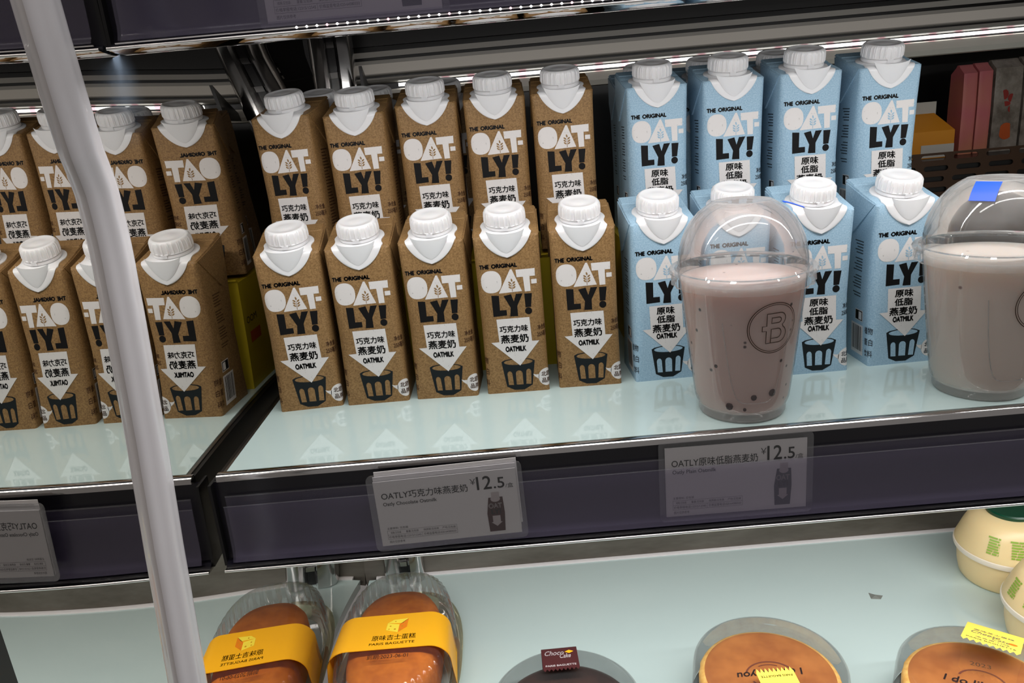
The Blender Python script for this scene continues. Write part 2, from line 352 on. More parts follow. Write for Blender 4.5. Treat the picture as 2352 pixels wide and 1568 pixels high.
# back wall above: stacked steel profiles, glowing stand-in for an LED reflection, dark opening
XR = 0.95
def build_back():
    b = MB(); x0 = 0.001
    def pr(pts, mi): b.extrude_x(pts, x0, XR, mi, closed=False)
    pr([(0.362, 0.2335), (0.352, 0.2345), (0.350, 0.2400), (0.352, 0.2490), (0.356, 0.2500)], 0)
    pr([(0.356, 0.2500), (0.360, 0.2505), (0.360, 0.2565)], 3)
    pr([(0.356, 0.2570), (0.346, 0.2585), (0.344, 0.2610), (0.349, 0.2630)], 1)
    pr([(0.349, 0.2630), (0.358, 0.2635), (0.358, 0.2650)], 2)
    pr([(0.352, 0.2650), (0.350, 0.2665), (0.356, 0.2680)], 1)
    pr([(0.356, 0.2680), (0.366, 0.2790)], 0)
    pr([(0.366, 0.2790), (0.374, 0.2795), (0.374, 0.2835)], 1)
    pr([(0.374, 0.2835), (0.378, 0.2840), (0.378, 0.2870)], 2)
    pr([(0.374, 0.2870), (0.374, 0.2930)], 1)
    pr([(0.374, 0.2930), (0.384, 0.2935), (0.384, 0.2990), (0.378, 0.2995), (0.378, 0.3060), (0.386, 0.3065), (0.386, 0.42)], 2)
    o = struct(ob('wall_back', b.mesh('wall_back', ['lightgrey', 'midgrey', 'dark', 'dark'], 30, fix=False)))
    b = MB(); b.box((-0.06, 0.50, -0.37), (XR + 0.05, 0.51, 0.42)); b.box((-0.02, 0.352, -0.02), (0.60, 0.358, 0.2334)); struct(ob('trim_3', b.mesh('trim_3', ['dark'])))
    # LED strip reflection built as glowing boxes: short white lengths with pink ones between
    b = MB(); x = 0.0865; k = 0
    while x < XR - 0.01:
        wd = 0.021 if k % 2 == 0 else 0.0085
        b.box((x, 0.3515, 0.2522), (x + wd, 0.3555, 0.2556), 0 if k % 2 == 0 else 1); x += wd; k += 1
    tag(ob('led_strip', b.mesh('led_strip', ['led', 'ledpink'])), 'glowing white and pink LED line along the back wall', 'light strip')
    # lower riser behind the deck
    b = MB(); b.box((-0.02, 0.262, -0.345), (XR, 0.268, -0.012)); struct(ob('wall_rear', b.mesh('wall_rear', ['dull'])))
    b = MB(); b.extrude_x([(0.2575, -0.3365), (0.2575, -0.3335), (0.2595, -0.3325), (0.2618, -0.3325), (0.2618, -0.3365)], -0.006, XR); struct(ob('trim_4', b.mesh('trim_4', ['ledstrip'], 30)))
build_back()
def right_and_outer():
    b = MB(); b.box((XR, -0.33, -0.36), (XR + 0.01, 0.50, 0.42)); struct(ob('wall_right', b.mesh('wall_right', ['dull'])))
right_and_outer()

# uprights in the back corner
def build_upright(name, x, y, z0, z1, label, grp):
    t = thing(name, label, 'shelf upright', (x, y, z0), 0, grp)
    h = z1 - z0; b = MB()
    prof = [(-0.024, 0.004), (-0.024, -0.006), (-0.019, -0.011), (-0.009, -0.012), (-0.0065, -0.007), (-0.0042, -0.004), (-0.0042, 0.004)]
    for sgn in (1, -1):
        p = [(sgn * a, c) for a, c in prof]; n = len(p)
        vs = [(a, c, 0) for a, c in p] + [(a, c, h) for a, c in p]
        b.add(vs, [(i, (i + 1) % n, n + (i + 1) % n, n + i) for i in range(n)] + [tuple(range(n)), tuple(range(n, 2 * n))])
    ob('channel', b.mesh('channel', ['steel'], 50), t)
    b = MB(); b.box((-0.0042, -0.002, 0), (0.0042, 0.004, h)); ob('slot_back', b.mesh('slot_back', ['black']), t)
    zz = 0.02; b = MB(); b.box((-0.0042, -0.0045, 0), (0.0042, -0.0005, 0.006)); mb_ = b.mesh('slot_bridge', ['steel'])
    while zz < h - 0.02: ob('slot_bridge', mb_, t, (0, 0, zz)); zz += 0.032
    return t
build_upright('slotted_upright', 0.018, 0.338, -0.01, 0.41, 'chrome slotted upright in the back corner beside the mirror', 'shelf uprights')
build_upright('slotted_upright', 0.032, 0.2550, -0.334, -0.030, 'chrome slotted upright under the milk shelf, at the back of the deck', 'shelf uprights')
b = MB()
b.add([(0.052, 0.30, 0.2745), (0.0555, 0.30, 0.2745), (0.0555, 0.348, 0.2455), (0.052, 0.348, 0.2455), (0.052, 0.30, 0.236), (0.0555, 0.30, 0.236), (0.0555, 0.348, 0.236), (0.052, 0.348, 0.236)],
      [(0, 1, 2, 3), (4, 7, 6, 5), (0, 4, 5, 1), (1, 5, 6, 2), (2, 6, 7, 3), (3, 7, 4, 0)])
tag(ob('shelf_bracket', b.mesh('shelf_bracket', ['dark'])), 'dark steel bracket arm standing out beside the chrome upright', 'bracket')

# ------------------------------------------------------------------ shelves with price rails
def build_shelf(name, z, label, grp):
    t = thing(name, label, 'shelf', (0, 0, z), 0, grp)
    b = MB(); b.box((-0.0073, -0.1028, -0.006), (XR - 0.005, 0.255, 0.0)); g = ob('glass_panel', b.mesh('glass_panel', ['glass', 'gedge']), t)
    b = MB(); b.extrude_x([(-0.1030, -0.0002), (-0.1060, 0.0002), (-0.1085, -0.0006), (-0.1098, -0.0024), (-0.1095, -0.0046), (-0.1075, -0.0052), (-0.1030, -0.0052)], -0.0128, XR - 0.005)
    ob('steel_edge', b.mesh('steel_edge', ['steel'], 50), t)
    b = MB(); b.box((-0.0132, -0.1029, -0.026), (-0.0075, 0.200, -0.0015)); b.box((-0.0100, -0.1029, -0.0014), (-0.0075, 0.200, -0.0006), 1); ob('side_frame', b.mesh('side_frame', ['dark', 'brushed']), t)
    b = MB(); b.box((-0.0070, -0.100, -0.028), (XR - 0.006, 0.250, -0.0065)); ob('tray', b.mesh('tray', ['dark']), t)
    # rail body behind, bottom lip flaring forward, end cap
    x0, x1 = -0.0182, XR - 0.006
    b = MB(); b.extrude_x([(-0.1045, -0.0056), (-0.1065, -0.0056), (-0.1068, -0.0590), (-0.1085, -0.0635), (-0.1145, -0.0652), (-0.1150, -0.0670), (-0.1045, -0.0670)], x0 + 0.002, x1)
    r = ob('price_rail', b.mesh('price_rail', ['railback'], 30), t)
    b = MB(); b.extrude_x([(-0.1190, -0.0667), (-0.1196, -0.0673), (-0.1192, -0.0678)] + [(-0.1190 + 0.036 * i / 12, -0.0679 - 0.0013 * (1 - ((i - 6) / 6) ** 2)) for i in range(1, 13)] + [(-0.0830, -0.0667)], x0 + 0.0022, x1)
    b.tube([(x0 + 0.0022, -0.1192, -0.0672), (x1, -0.1192, -0.0672)], 0.0009, 12, 1); ob('rail_lip', b.mesh('rail_lip', ['chrome', 'bead'], 30), r)
    b = MB(); b.box((x0, -0.1125, -0.0668), (x0 + 0.0020, -0.0950, -0.0055)); ob('rail_end_cap', b.mesh('rail_end_cap', ['black']), r)
    # clear film pocket: rear sheet, shorter front sheet, curl at the bottom
    xa = x0 + 0.0075
    b = MB(); b.extrude_x([(-0.1090, -0.0163), (-0.1096, -0.0400), (-0.1104, -0.0560), (-0.1120, -0.0610), (-0.1150, -0.0636)], xa + 0.001, x1, 0, closed=False); ob('film_cover', b.mesh('film_cover', ['film'], 60, fix=False), r)
    b = MB(); b.extrude_x([(-0.1120, -0.0222), (-0.1124, -0.0420), (-0.1130, -0.0560), (-0.1140, -0.0600), (-0.1156, -0.0632)], xa, x1, 0, closed=False); ob('film_cover', b.mesh('film_cover', ['film'], 60, fix=False), r)
    b = MB(); b.box((xa + 0.001, -0.1094, -0.0165), (x1, -0.1086, -0.0157)); b.box((xa, -0.1124, -0.0224), (x1, -0.1118, -0.0219)); ob('film_edge', b.mesh('film_edge', ['laminate']), r)
    return t
shelf = build_shelf('glass_shelf', 0.0, 'glass shelf carrying the milk cartons and cups, price rail in front', 'glass shelves with price rails')
build_shelf('glass_shelf', 0.3365, 'upper glass shelf cut off by the top of the picture, price rail above the cartons', 'glass shelves with price rails')
b = MB(); b.box((-0.015, -0.30, -0.347), (XR - 0.005, 0.258, -0.335)); dk = ob('deck_panel', b.mesh('deck_panel', ['glass']))
tag(dk, 'pale glass bottom deck carrying the cakes and bottles', 'deck')
b = MB(); b.add(*[[(0.5698 + dx, 0.1448 + dy, -0.335 + dz) for dx, dy, dz in ((-0.006, -0.003, 0), (0.004, -0.005, 0), (0.009, 0.001, 0), (0.001, 0.004, 0), (-0.004, 0.008, 0), (0, 0, 0.0022))], [(0, 1, 5), (1, 2, 5), (2, 3, 5), (3, 4, 5), (4, 0, 5), (0, 4, 3, 2, 1)]])
tag(ob('crumb', b.mesh('crumb', ['crumb'])), 'small grey crumb on the deck above the cheesecakes', 'crumb')
# LED reflections along the bottom of the upper rail, built as glowing dots
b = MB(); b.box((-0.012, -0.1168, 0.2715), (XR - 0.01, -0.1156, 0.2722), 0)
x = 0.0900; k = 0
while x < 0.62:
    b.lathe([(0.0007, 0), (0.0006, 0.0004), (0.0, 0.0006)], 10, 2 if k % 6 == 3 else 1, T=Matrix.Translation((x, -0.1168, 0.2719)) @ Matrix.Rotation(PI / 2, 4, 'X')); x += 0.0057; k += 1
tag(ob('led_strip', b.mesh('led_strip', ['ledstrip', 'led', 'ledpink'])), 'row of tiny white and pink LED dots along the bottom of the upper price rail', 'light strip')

# ------------------------------------------------------------------ milk cartons
RZ = [(0.0, 0.0022), (0.006, 0.0030), (0.022, 0.0060), (0.06, 0.0095), (0.10, 0.0060), (0.118, 0.0034), (0.127, 0.0022)]
def rz(z):
    for (a, ra), (b_, rb) in zip(RZ, RZ[1:]):
        if z <= b_: return ra + (rb - ra) * max(0, (z - a)) / (b_ - a)
    return RZ[-1][1]
HW = 0.025; HD = 0.026
def wrap(s, z, eps):
    """unrolled position on front face and round the vertical corners -> carton point"""
    r = rz(z); sg = 1 if s >= 0 else -1; a = abs(s); fl = HW - r
    if a <= fl: return (s, -HD - eps, z)
    th = (a - fl) / r
    if th <= PI / 2: return (sg * (fl + (r + eps) * math.sin(th)), -HD + r - (r + eps) * math.cos(th), z)
    return (sg * (HW + eps), -HD + r + (a - fl - r * PI / 2), z)
CUTS = [k * 0.0012 for k in range(12, 34)]; CUTS = CUTS + [-c for c in CUTS]
ZC = [a for a, _ in RZ[1:-1]]
def carton_body(kind):
    b = MB(); n = 5; lev = list(RZ)
    ring = []
    def sec(z, r, slope):
        pts = []
        for (cx, cy, a0) in ((HW - r, -HD + r, -PI / 2), (HW - r, HD - r, 0), (-HW + r, HD - r, PI / 2), (-HW + r, -HD + r, PI)):
            for i in range(n + 1):
                a = a0 + (PI / 2) * i / n; x = cx + r * math.cos(a); y = cy + r * math.sin(a)
                pts.append((x, y, z + slope * (y + HD)))
        return pts
    secs = [sec(0.0, 0.0022, 0)] + [sec(z, r, 0) for z, r in lev[1:-1]] + [sec(0.1255, 0.0024, 0.25), sec(0.1270, 0.0034, 0.25)]
    # pull the very last ring in slightly for a rounded edge
    secs[-1] = [(x * 0.975, y * 0.975, z) for x, y, z in secs[-1]]
    m = len(secs[0])
    vs = [p for s_ in secs for p in s_]
    fs = [(k * m + i, k * m + (i + 1) % m, (k + 1) * m + (i + 1) % m, (k + 1) * m + i) for k in range(len(secs) - 1) for i in range(m)]
    fs += [tuple(range(m))[::-1], tuple((len(secs) - 1) * m + i for i in range(m))]
    b.add(vs, fs, 0)
    # top fin folded over the rear of the sloping top, two layers
    for (ya, yb, h, xx) in ((0.002, 0.0255, 0.0008, 0.0246), (0.012, 0.0256, 0.0015, 0.0240)):
        za = 0.127 + 0.25 * (ya + HD); zb = 0.127 + 0.25 * (yb + HD)
        b.add([(-xx, ya, za), (xx, ya, za), (xx, yb, zb), (-xx, yb, zb), (-xx * .985, ya + .0012, za + h), (xx * .985, ya + .0012, za + h), (xx * .985, yb, zb + h), (-xx * .985, yb, zb + h)],
              [(4, 5, 6, 7), (0, 1, 5, 4), (1, 2, 6, 5), (2, 3, 7, 6), (3, 0, 4, 7)], 0)
    # folded ears on both sides
    for sg in (1, -1):
        xi, xo = sg * 0.0246, sg * 0.0262
        tri = [(-0.0235, 0.1268), (-0.004, 0.1312), (0.0235, 0.1388), (0.0205, 0.1160), (0.008, 0.1010)]
        k = len(tri); vs = [(xi, y, z) for y, z in tri] + [(sg * (0.0252 + 0.0012 * min(1, (0.131 - z) / 0.02 if z < 0.131 else 0.2)), y, z) for y, z in tri]
        b.add(vs, [tuple(range(k)), tuple(range(k, 2 * k))] + [(i, (i + 1) % k, k + (i + 1) % k, k + i) for i in range(k)], 0)
    # printed artwork, mm
    L = 0.00010
    def pr(v2f, mi, lay=1, cut=False):
        v2, fs = v2f; v2 = [(x / 1000, z / 1000) for x, z in v2]
        place2d(b, (v2, fs), lambda s, z: wrap(s, z, L * lay), mi, CUTS if cut else (), ZC if cut else ())
    pr(fit_text('THE', -22.3, -14.6, 102.1, 105.7, 0.07, slope=0.0), 2, 1, True); pr(fit_text('ORIGINAL', -13.0, 7.2, 102.2, 105.8, 0.07), 2)
    O = [(-13.9 + 8.0 * math.copysign(abs(math.cos(a)) ** 0.86, math.cos(a)), 91.9 + 8.8 * math.copysign(abs(math.sin(a)) ** 0.86, math.sin(a))) for a in [2 * PI * i / 36 for i in range(36)]]
    pr(poly2d(O), 1, 1, True)
    pr(poly2d([(1.3, 100.8), (2.6, 100.7), (9.3, 83.0), (-8.8, 82.4)]), 1)
    pr(poly2d([(5.6, 100.1), (20.3, 100.3), (20.1, 94.4), (15.9, 94.4), (15.9, 82.6), (11.4, 82.5), (10.8, 94.2), (5.9, 94.2)]), 1, 1, True)
    pr(poly2d(rect2(16.9, 88.3, 21.2, 91.8)), 1, 1, True)
    # wheat sprig
    pr(poly2d([(1.55, 83.2), (2.0, 83.2), (2.05, 89.6), (1.75, 89.6)]), 0, 2)
    for (x, z, a) in ((1.9, 92.2, PI / 2 + 0.25), (0.3, 90.3, 2.5), (3.4, 90.3, 0.65), (0.2, 88.4, 2.5), (3.5, 88.3, 0.65), (0.3, 86.5, 2.5), (3.4, 86.4, 0.65)):
        pr(poly2d(ellipse(x, z, 1.35, 0.62, 10, a)), 0, 2)
    pr(poly2d([(-14.8, 81.2), (-9.0, 80.7), (-9.1, 68.9), (-4.0, 68.9), (-3.9, 64.5), (-14.6, 64.1)]), 2)
    pr(poly2d([(-5.3, 80.1), (0.5, 81.2), (2.3, 75.2), (4.3, 81.1), (9.6, 81.2), (4.6, 71.4), (4.7, 63.3), (-1.5, 63.5), (-0.6, 70.4)]), 2)
    pr(poly2d([(10.8, 80.9), (16.7, 80.8), (15.3, 70.0), (11.0, 69.8)]), 2); pr(poly2d(ellipse(13.1, 66.9, 2.75, 2.8)), 2)
    # glass below the arrow
    pr(poly2d([(-11.8, 26.4), (-9.6, 27.6), (-4.0, 28.5), (4.0, 28.7), (11.0, 27.7), (14.8, 26.0), (11.6, 5.6), (5.0, 2.0), (-3.0, 2.2), (-8.9, 5.3)]), 3, 1)
    pr(poly2d(ellipse(1.6, 25.6, 11.4, 2.4, 28, -0.01)), 0, 2)
    for (x, wd, tp, sk) in ((-5.9, 2.0, 18.2, 0.55), (1.6, 2.7, 18.4, 0.0), (9.3, 2.0, 19.2, -0.65)):
        h = [(x - wd + sk, 6.6)] + [(x + wd * math.cos(a) - 0.0, tp - 2.6 + 2.6 * math.sin(a)) for a in [PI - PI * i / 10 for i in range(11)]] + [(x + wd + sk, 6.4)]
        pr(poly2d(h), 0, 2)
    # arrow
    pr(poly2d([(-12.6, 61.8), (13.3, 61.9), (13.9, 42.4), (19.6, 42.2), (3.0, 22.5), (-18.3, 43.0), (-11.9, 43.2)]), 1, 3, True)
    if kind == 'brown':
        pr(fit_text('巧克力味', -10.8, 11.6, 50.5, 56.2, 0.028), 2, 4); pr(fit_text('燕麦奶', -10.6, 11.4, 41.6, 48.8, 0.030), 2, 4)
    else:
        pr(fit_text('原味', -7.0, 7.4, 54.4, 60.6, 0.030), 2, 4); pr(fit_text('低脂', -7.0, 7.4, 47.4, 53.6, 0.030), 2, 4); pr(fit_text('燕麦奶', -10.6, 11.4, 39.8, 46.6, 0.030), 2, 4)
    pr(fit_text('OATMILK', -7.6, 9.0, 34.4, 39.2, 0.065), 2, 4)
    pr(fit_text('净含量:', 19.0, 28.2, 50.6, 54.8, 0.02), 4, 1, True); pr(fit_text('250毫升', 18.2, 29.6, 45.0, 49.6, 0.02), 4, 1, True)
    bub = ellipse(23.2, 11.4, 6.4, 7.2, 30); pr(poly2d(bub), 1, 1, True); pr(poly2d([(17.6, 14.0), (17.2, 10.0), (14.0, 12.4), (12.6, 14.6), (15.0, 13.9)]), 1, 1, True)
    pr(fit_text('北欧', 19.2, 27.4, 12.0, 16.2, 0.02), 4, 2, True); pr(fit_text('品牌', 19.4, 27.4, 6.6, 10.8, 0.02), 4, 2, True)
    for i, tx in enumerate(('植物', '蛋白', '饮料')): pr(fit_text(tx, -30.2, -22.2, 25.4 - i * 9.2, 31.0 - i * 9.2, 0.015), 4, 1, True)
    # left side: barcode, small boxed mark, lines of small print; right side: small print
    pr(poly2d(rect2(-52, 5.5, -33.2, 30)), 1, 1, True)
    x = -50.6; rnd = random.Random(3)
    while x < -35:
        wd = rnd.choice((0.35, 0.35, 0.7, 1.0)); pr(poly2d(rect2(x, 8.5, x + wd, 28.6)), 2, 2); x += wd + rnd.choice((0.4, 0.5, 0.8))
    pr(poly2d(rect2(-46, 33, -34, 42)), 1, 1, True); pr(poly2d(rect2(-45.4, 33.7, -34.6, 41.3)), 2, 2, True); pr(poly2d(rect2(-40.2, 34.4, -35.4, 40.6)), 1, 3, True)
    for i in range(20):
        z = 96 - i * 2.3
        if i % 6 == 5: continue
        pr(poly2d(rect2(-52 + (i * 37 % 5), z, -38.5, z + 0.8)), 4, 1, True)
    for i in range(26):
        z = 98 - i * 2.6; pr(poly2d(rect2(38.5, z, 52 - (i * 53 % 6), z + 0.8)), 4, 1, True)
    return b.mesh('carton_body_' + kind, ['kraft' if kind == 'brown' else 'blue', 'pwhite', 'pblack', 'pglass', 'pbrown' if kind == 'brown' else 'pslate'], 28, fix=False)
TILT = math.radians(14)
AX = Vector((0, -math.sin(TILT), math.cos(TILT)))
CB = Vector((0, -0.0072, 0.1318))
def axis_T(): return Matrix.Translation(CB) @ Matrix.Rotation(TILT, 4, 'X')
def collar_mesh():
    b = MB(); th = 0.0012
    def surf(u, v, h):
        rb = 0.0025; ang = PI / 2 - TILT  # fold between slope and front face
        # v>0 up the slope, v<0 down the front; smooth bend
        if v > rb: y = -HD + v * math.cos(TILT); z = 0.127 + v * math.sin(TILT); n = Vector((0, -math.sin(TILT), math.cos(TILT)))
        elif v < -rb: y = -HD; z = 0.127 + v; n = Vector((0, -1, 0))
        else:
            t = (v + rb) / (2 * rb); p0 = Vector((0, -HD, 0.127 - rb)); p1 = Vector((0, -HD, 0.127)); p2 = Vector((0, -HD + rb * math.cos(TILT), 0.127 + rb * math.sin(TILT)))
            p = p0 * (1 - t) ** 2 + p1 * 2 * t * (1 - t) + p2 * t * t; y, z = p.y, p.z
            a = t * ang; n = Vector((0, -math.cos(a), math.sin(a)))
        return Vector((u, y, z)) + n * h
    vc, R = 0.0194, 0.0196
    rows = []
    V0 = -0.0168
    for i in range(25):
        t = i / 24; v = V0 + (0.004 - V0) * t
        q = 1 - t; h = 0.0198 * max(0.0, (1 - q ** 1.6)) ** 0.62; rows.append((v, max(h, 0.0004)))
    for i in range(1, 22):
        v = 0.004 + (vc + R - 0.004) * i / 21
        h = math.sqrt(max(0, R * R - (v - vc) ** 2)) if v > vc else 0.0198 - (0.0198 - R) * (v - 0.004) / (vc - 0.004) - 0.0016 * math.sin(PI * (v - 0.004) / (vc - 0.004))
        rows.append((v, max(h, 0.0004)))
    nu = 14; vs = []; m = nu + 1
    for v, h in rows:
        for k in range(m):
            u = h * math.sin(-PI / 2 + PI * k / nu); e = 1 - abs(u / h) ** 8; vs.append(surf(u, v, th * (0.55 + 0.45 * e)))
    for v, h in rows:
        for k in (0, nu): vs.append(surf(h * (-1 if k == 0 else 1), v, -0.0004))
    fs = [(i * m + k, i * m + k + 1, (i + 1) * m + k + 1, (i + 1) * m + k) for i in range(len(rows) - 1) for k in range(nu)]
    o = len(rows) * m
    for i in range(len(rows) - 1):
        fs += [(i * m, (i + 1) * m, o + 2 * (i + 1), o + 2 * i), (i * m + nu, o + 2 * i + 1, o + 2 * (i + 1) + 1, (i + 1) * m + nu)]
    b.add(vs, fs)
    # neck, and the wedge-shaped pouring front running down into the bib
    b.lathe([(0.0152, -0.004), (0.0152, 0.0006), (0.0148, 0.0016), (0.0146, 0.0050)], 48, T=axis_T())
    nr, nk = 12, 12; vs = []
    for i in range(nr + 1):
        t = i / nr; wd = 0.0148 * (1 - t) ** 0.62 if t < 1 else 0.0002
        for k in range(nk + 1):
            s = -1 + 2 * k / nk; u = wd * s
            ytop = -0.0072 - math.sqrt(max(0, 0.0152 ** 2 - u * u)) * 0.97; ztop = 0.1318 + 0.0006 - 0.242 * math.sqrt(max(0, 0.0152 ** 2 - u * u)) * 1.0
            yb = -0.0272 - 0.0008 * (1 - s * s); zb = 0.1135
            yy = min(ytop * (1 - t) + yb * t, ytop if t < .05 else 1); z = ztop * (1 - t) + zb * t
            yline = -0.0296 * (1 - t) + (-0.0273) * t - 0.0
            vs.append((u, max(yline, -0.0296) + (1 - math.sqrt(max(0, 1 - (0.96 * s) ** 2))) * 0.0030 * (1 - t) - 0.0, z))
    fs = [(i * (nk + 1) + k, i * (nk + 1) + k + 1, (i + 1) * (nk + 1) + k + 1, (i + 1) * (nk + 1) + k) for i in range(nr) for k in range(nk)]
    b.add(vs, fs)
    return b.mesh('spout_collar', ['cap'], 40)
def cap_mesh():
    b = MB(); T = axis_T()
    def rf(k, a):
        if k in (3, 4, 5):
            d = (a / (2 * PI) * 24) % 1.0; d2 = (a / (2 * PI) * 24 + 0.32) % 1.0
            return 0.0007 if (d < 0.16 or (d2 < 0.16 and int(a / (2 * PI) * 24) % 2 == 0)) else 0.0
        return 0.0
    prof = [(0.0146, 0.0042), (0.0160, 0.0044), (0.0161, 0.0050), (0.01575, 0.0054), (0.0157, 0.0090), (0.0154, 0.0124), (0.0150, 0.0140), (0.0142, 0.0147), (0.0133, 0.0149), (0.0126, 0.0148), (0.0120, 0.0144), (0.0060, 0.0143), (0.0050, 0.0145), (0.0018, 0.0145)]
    b.lathe(prof, 192, rf=rf, T=T, cap1=True)
    b.lathe([(0.0150, 0.0014), (0.0157, 0.0016), (0.0157, 0.0037), (0.0150, 0.0040)], 96, T=T)
    # small bridge tab at the front of the tamper band
    b2 = [T @ Vector(p) for p in ((-0.0024, -0.0157, 0.0020), (0.0024, -0.0157, 0.0020), (0.0024, -0.0163, 0.0020), (-0.0024, -0.0163, 0.0020), (-0.0024, -0.0157, 0.0046), (0.0024, -0.0157, 0.0046), (0.0024, -0.0163, 0.0046), (-0.0024, -0.0163, 0.0046))]
    b.add(b2, [(0, 1, 2, 3), (4, 7, 6, 5), (0, 4, 5, 1), (1, 5, 6, 2), (2, 6, 7, 3), (3, 7, 4, 0)])
    return b.mesh('cap', ['cap'], 35)
me_col, me_cap = collar_mesh(), cap_mesh()
def carton_proto(kind, label, group):
    t = thing('milk_carton', label, 'milk carton', (0, 0, 0), 0, group)
    ob('carton_body', carton_body(kind), t); ob('spout_collar', me_col, t); ob('cap', me_cap, t)
    return t
ZB = 0.1003
GF, GB, GT = 'brown oat drink cartons', 'blue oat drink cartons', 'cartons in the rearmost row'
brown = [
    (0.0252, 0.0012, 0, 0.075, 'brown milk carton at the left end of the front row, next to the mirrored wall'),
    (0.0812, 0.0015, 0, 0.0, 'second brown milk carton from the mirror in the front row'),
    (0.1390, 0.0005, 0, -0.06, 'third brown milk carton from the mirror in the front row, middle of the five'),
    (0.1958, -0.0008, 0, -0.03, 'fourth brown milk carton from the mirror in the front row'),
    (0.2541, -0.0006, 0, -0.04, 'fifth brown milk carton of the front row, touching the blue ones'),
    (0.0232, 0.0750, ZB, -0.16, 'brown milk carton on the yellow box in the raised row, beside the mirrored wall'),
    (0.0805, 0.0720, ZB - 0.003, -0.03, 'second brown carton from the mirror in the raised row'),
    (0.1388, 0.0760, ZB, 0.0, 'third brown carton from the mirror in the raised row'),
    (0.1950, 0.0760, ZB, 0.0, 'fourth brown carton from the mirror in the raised row'),
    (0.2513, 0.0735, ZB, -0.03, 'fifth brown carton in the raised row, beside the dark gap before the blue ones'),
    (0.0375, 0.1330, ZB, 0.05, 'brown carton in the rearmost row, only its cap showing behind the first raised carton'),
    (0.0880, 0.1330, ZB - 0.001, -0.05, 'brown carton in the rearmost row, cap peeking out behind the second raised carton'),
    (0.1500, 0.1310, ZB, 0.0, 'brown carton in the rearmost row, cap edge showing behind the third raised carton'),
]
blue = [
    (0.3140, -0.0008, 0, 0.03, 'blue milk carton in the front row, left of the berry drink cup'),
    (0.3735, 0.0030, 0, 0.0, 'blue milk carton hidden behind the berry drink cup, cap above the dome'),
    (0.4290, -0.0150, 0, 0.0, 'blue milk carton in the front row, just right of the berry drink cup'),
    (0.4960, -0.0100, 0, 0.03, 'blue milk carton in the front row, left of the beige drink cup'),
    (0.3275, 0.0750, ZB - 0.002, 0.03, 'blue carton in the raised row, leftmost, beside the dark gap'),
    (0.3905, 0.0740, ZB - 0.002, 0.0, 'second blue carton in the raised row, behind the berry drink cup'),
    (0.4520, 0.0690, ZB - 0.002, 0.0, 'third blue carton in the raised row'),
    (0.5160, 0.0690, ZB - 0.003, 0.0, 'rightmost blue carton in the raised row, beside the dark compartment'),
    (0.3290, 0.1320, ZB - 0.002, 0.0, 'blue carton in the rearmost row behind the leftmost raised blue one'),
    (0.3860, 0.1320, ZB - 0.001, 0.0, 'blue carton in the rearmost row, cap left of the second raised blue cap'),
    (0.4490, 0.1300, ZB - 0.001, 0.0, 'blue carton in the rearmost row, cap left of the third raised blue cap'),
]
for kind, rows, grp in (('brown', brown, GF), ('blue', blue, GB)):
    proto = None
    for (x, y, z, rot, lab) in rows:
        loc = (x, y + HD, z); g = grp + (' in the front row' if z == 0 else ' in the rearmost row' if y > 0.12 else ' in the raised row')
        if proto is None:
            proto = carton_proto(kind, lab, g); proto.location = loc; proto.rotation_euler = (0, 0, rot)
        else: copy_tree(proto, loc, rot, lab, g)

# yellow boxes the raised row stands on
def yellow_box(x0, x1, lab):
    y0, y1, h = 0.0605, 0.196, 0.0965
    t = thing('cardboard_box', lab, 'box', (x0, y0, 0.0), 0, 'yellow boxes under the raised row')
    W, D = x1 - x0, y1 - y0; b = MB(); b.box((0, 0, 0.0), (W, D, h))
    def side(s, z): return (-0.0001, s, z)
    vs, fs = fit_text('MOO', 0.030, 0.006, 0.058, 0.064); place2d(b, (vs, fs), side, 2)
    place2d(b, poly2d(rect2(0.010, 0.040, 0.034, 0.050)), side, 1)
    ob('box_body', b.mesh('box_body', ['yellowcard', 'orangeprint', 'ink'], fix=False), t)
    b = MB(); b.add([(0.0, -0.0002, 0.0965), (W, -0.0002, 0.0965), (W, -0.0030, 0.0985), (0, -0.0030, 0.0985), (0.0, 0.0012, 0.0965), (W, 0.0012, 0.0965), (W, -0.0018, 0.0993), (0, -0.0018, 0.0993)],
                    [(0, 1, 2, 3), (4, 7, 6, 5), (3, 2, 6, 7), (0, 4, 5, 1), (0, 3, 7, 4), (1, 5, 6, 2)])
    ob('lid_flap', b.mesh('lid_flap', ['yellowcard']), t)
yellow_box(-0.0035, 0.2830, 'long yellow cardboard box under the raised brown cartons')
yellow_box(0.2990, 0.5480, 'yellow cardboard box under the raised blue cartons')

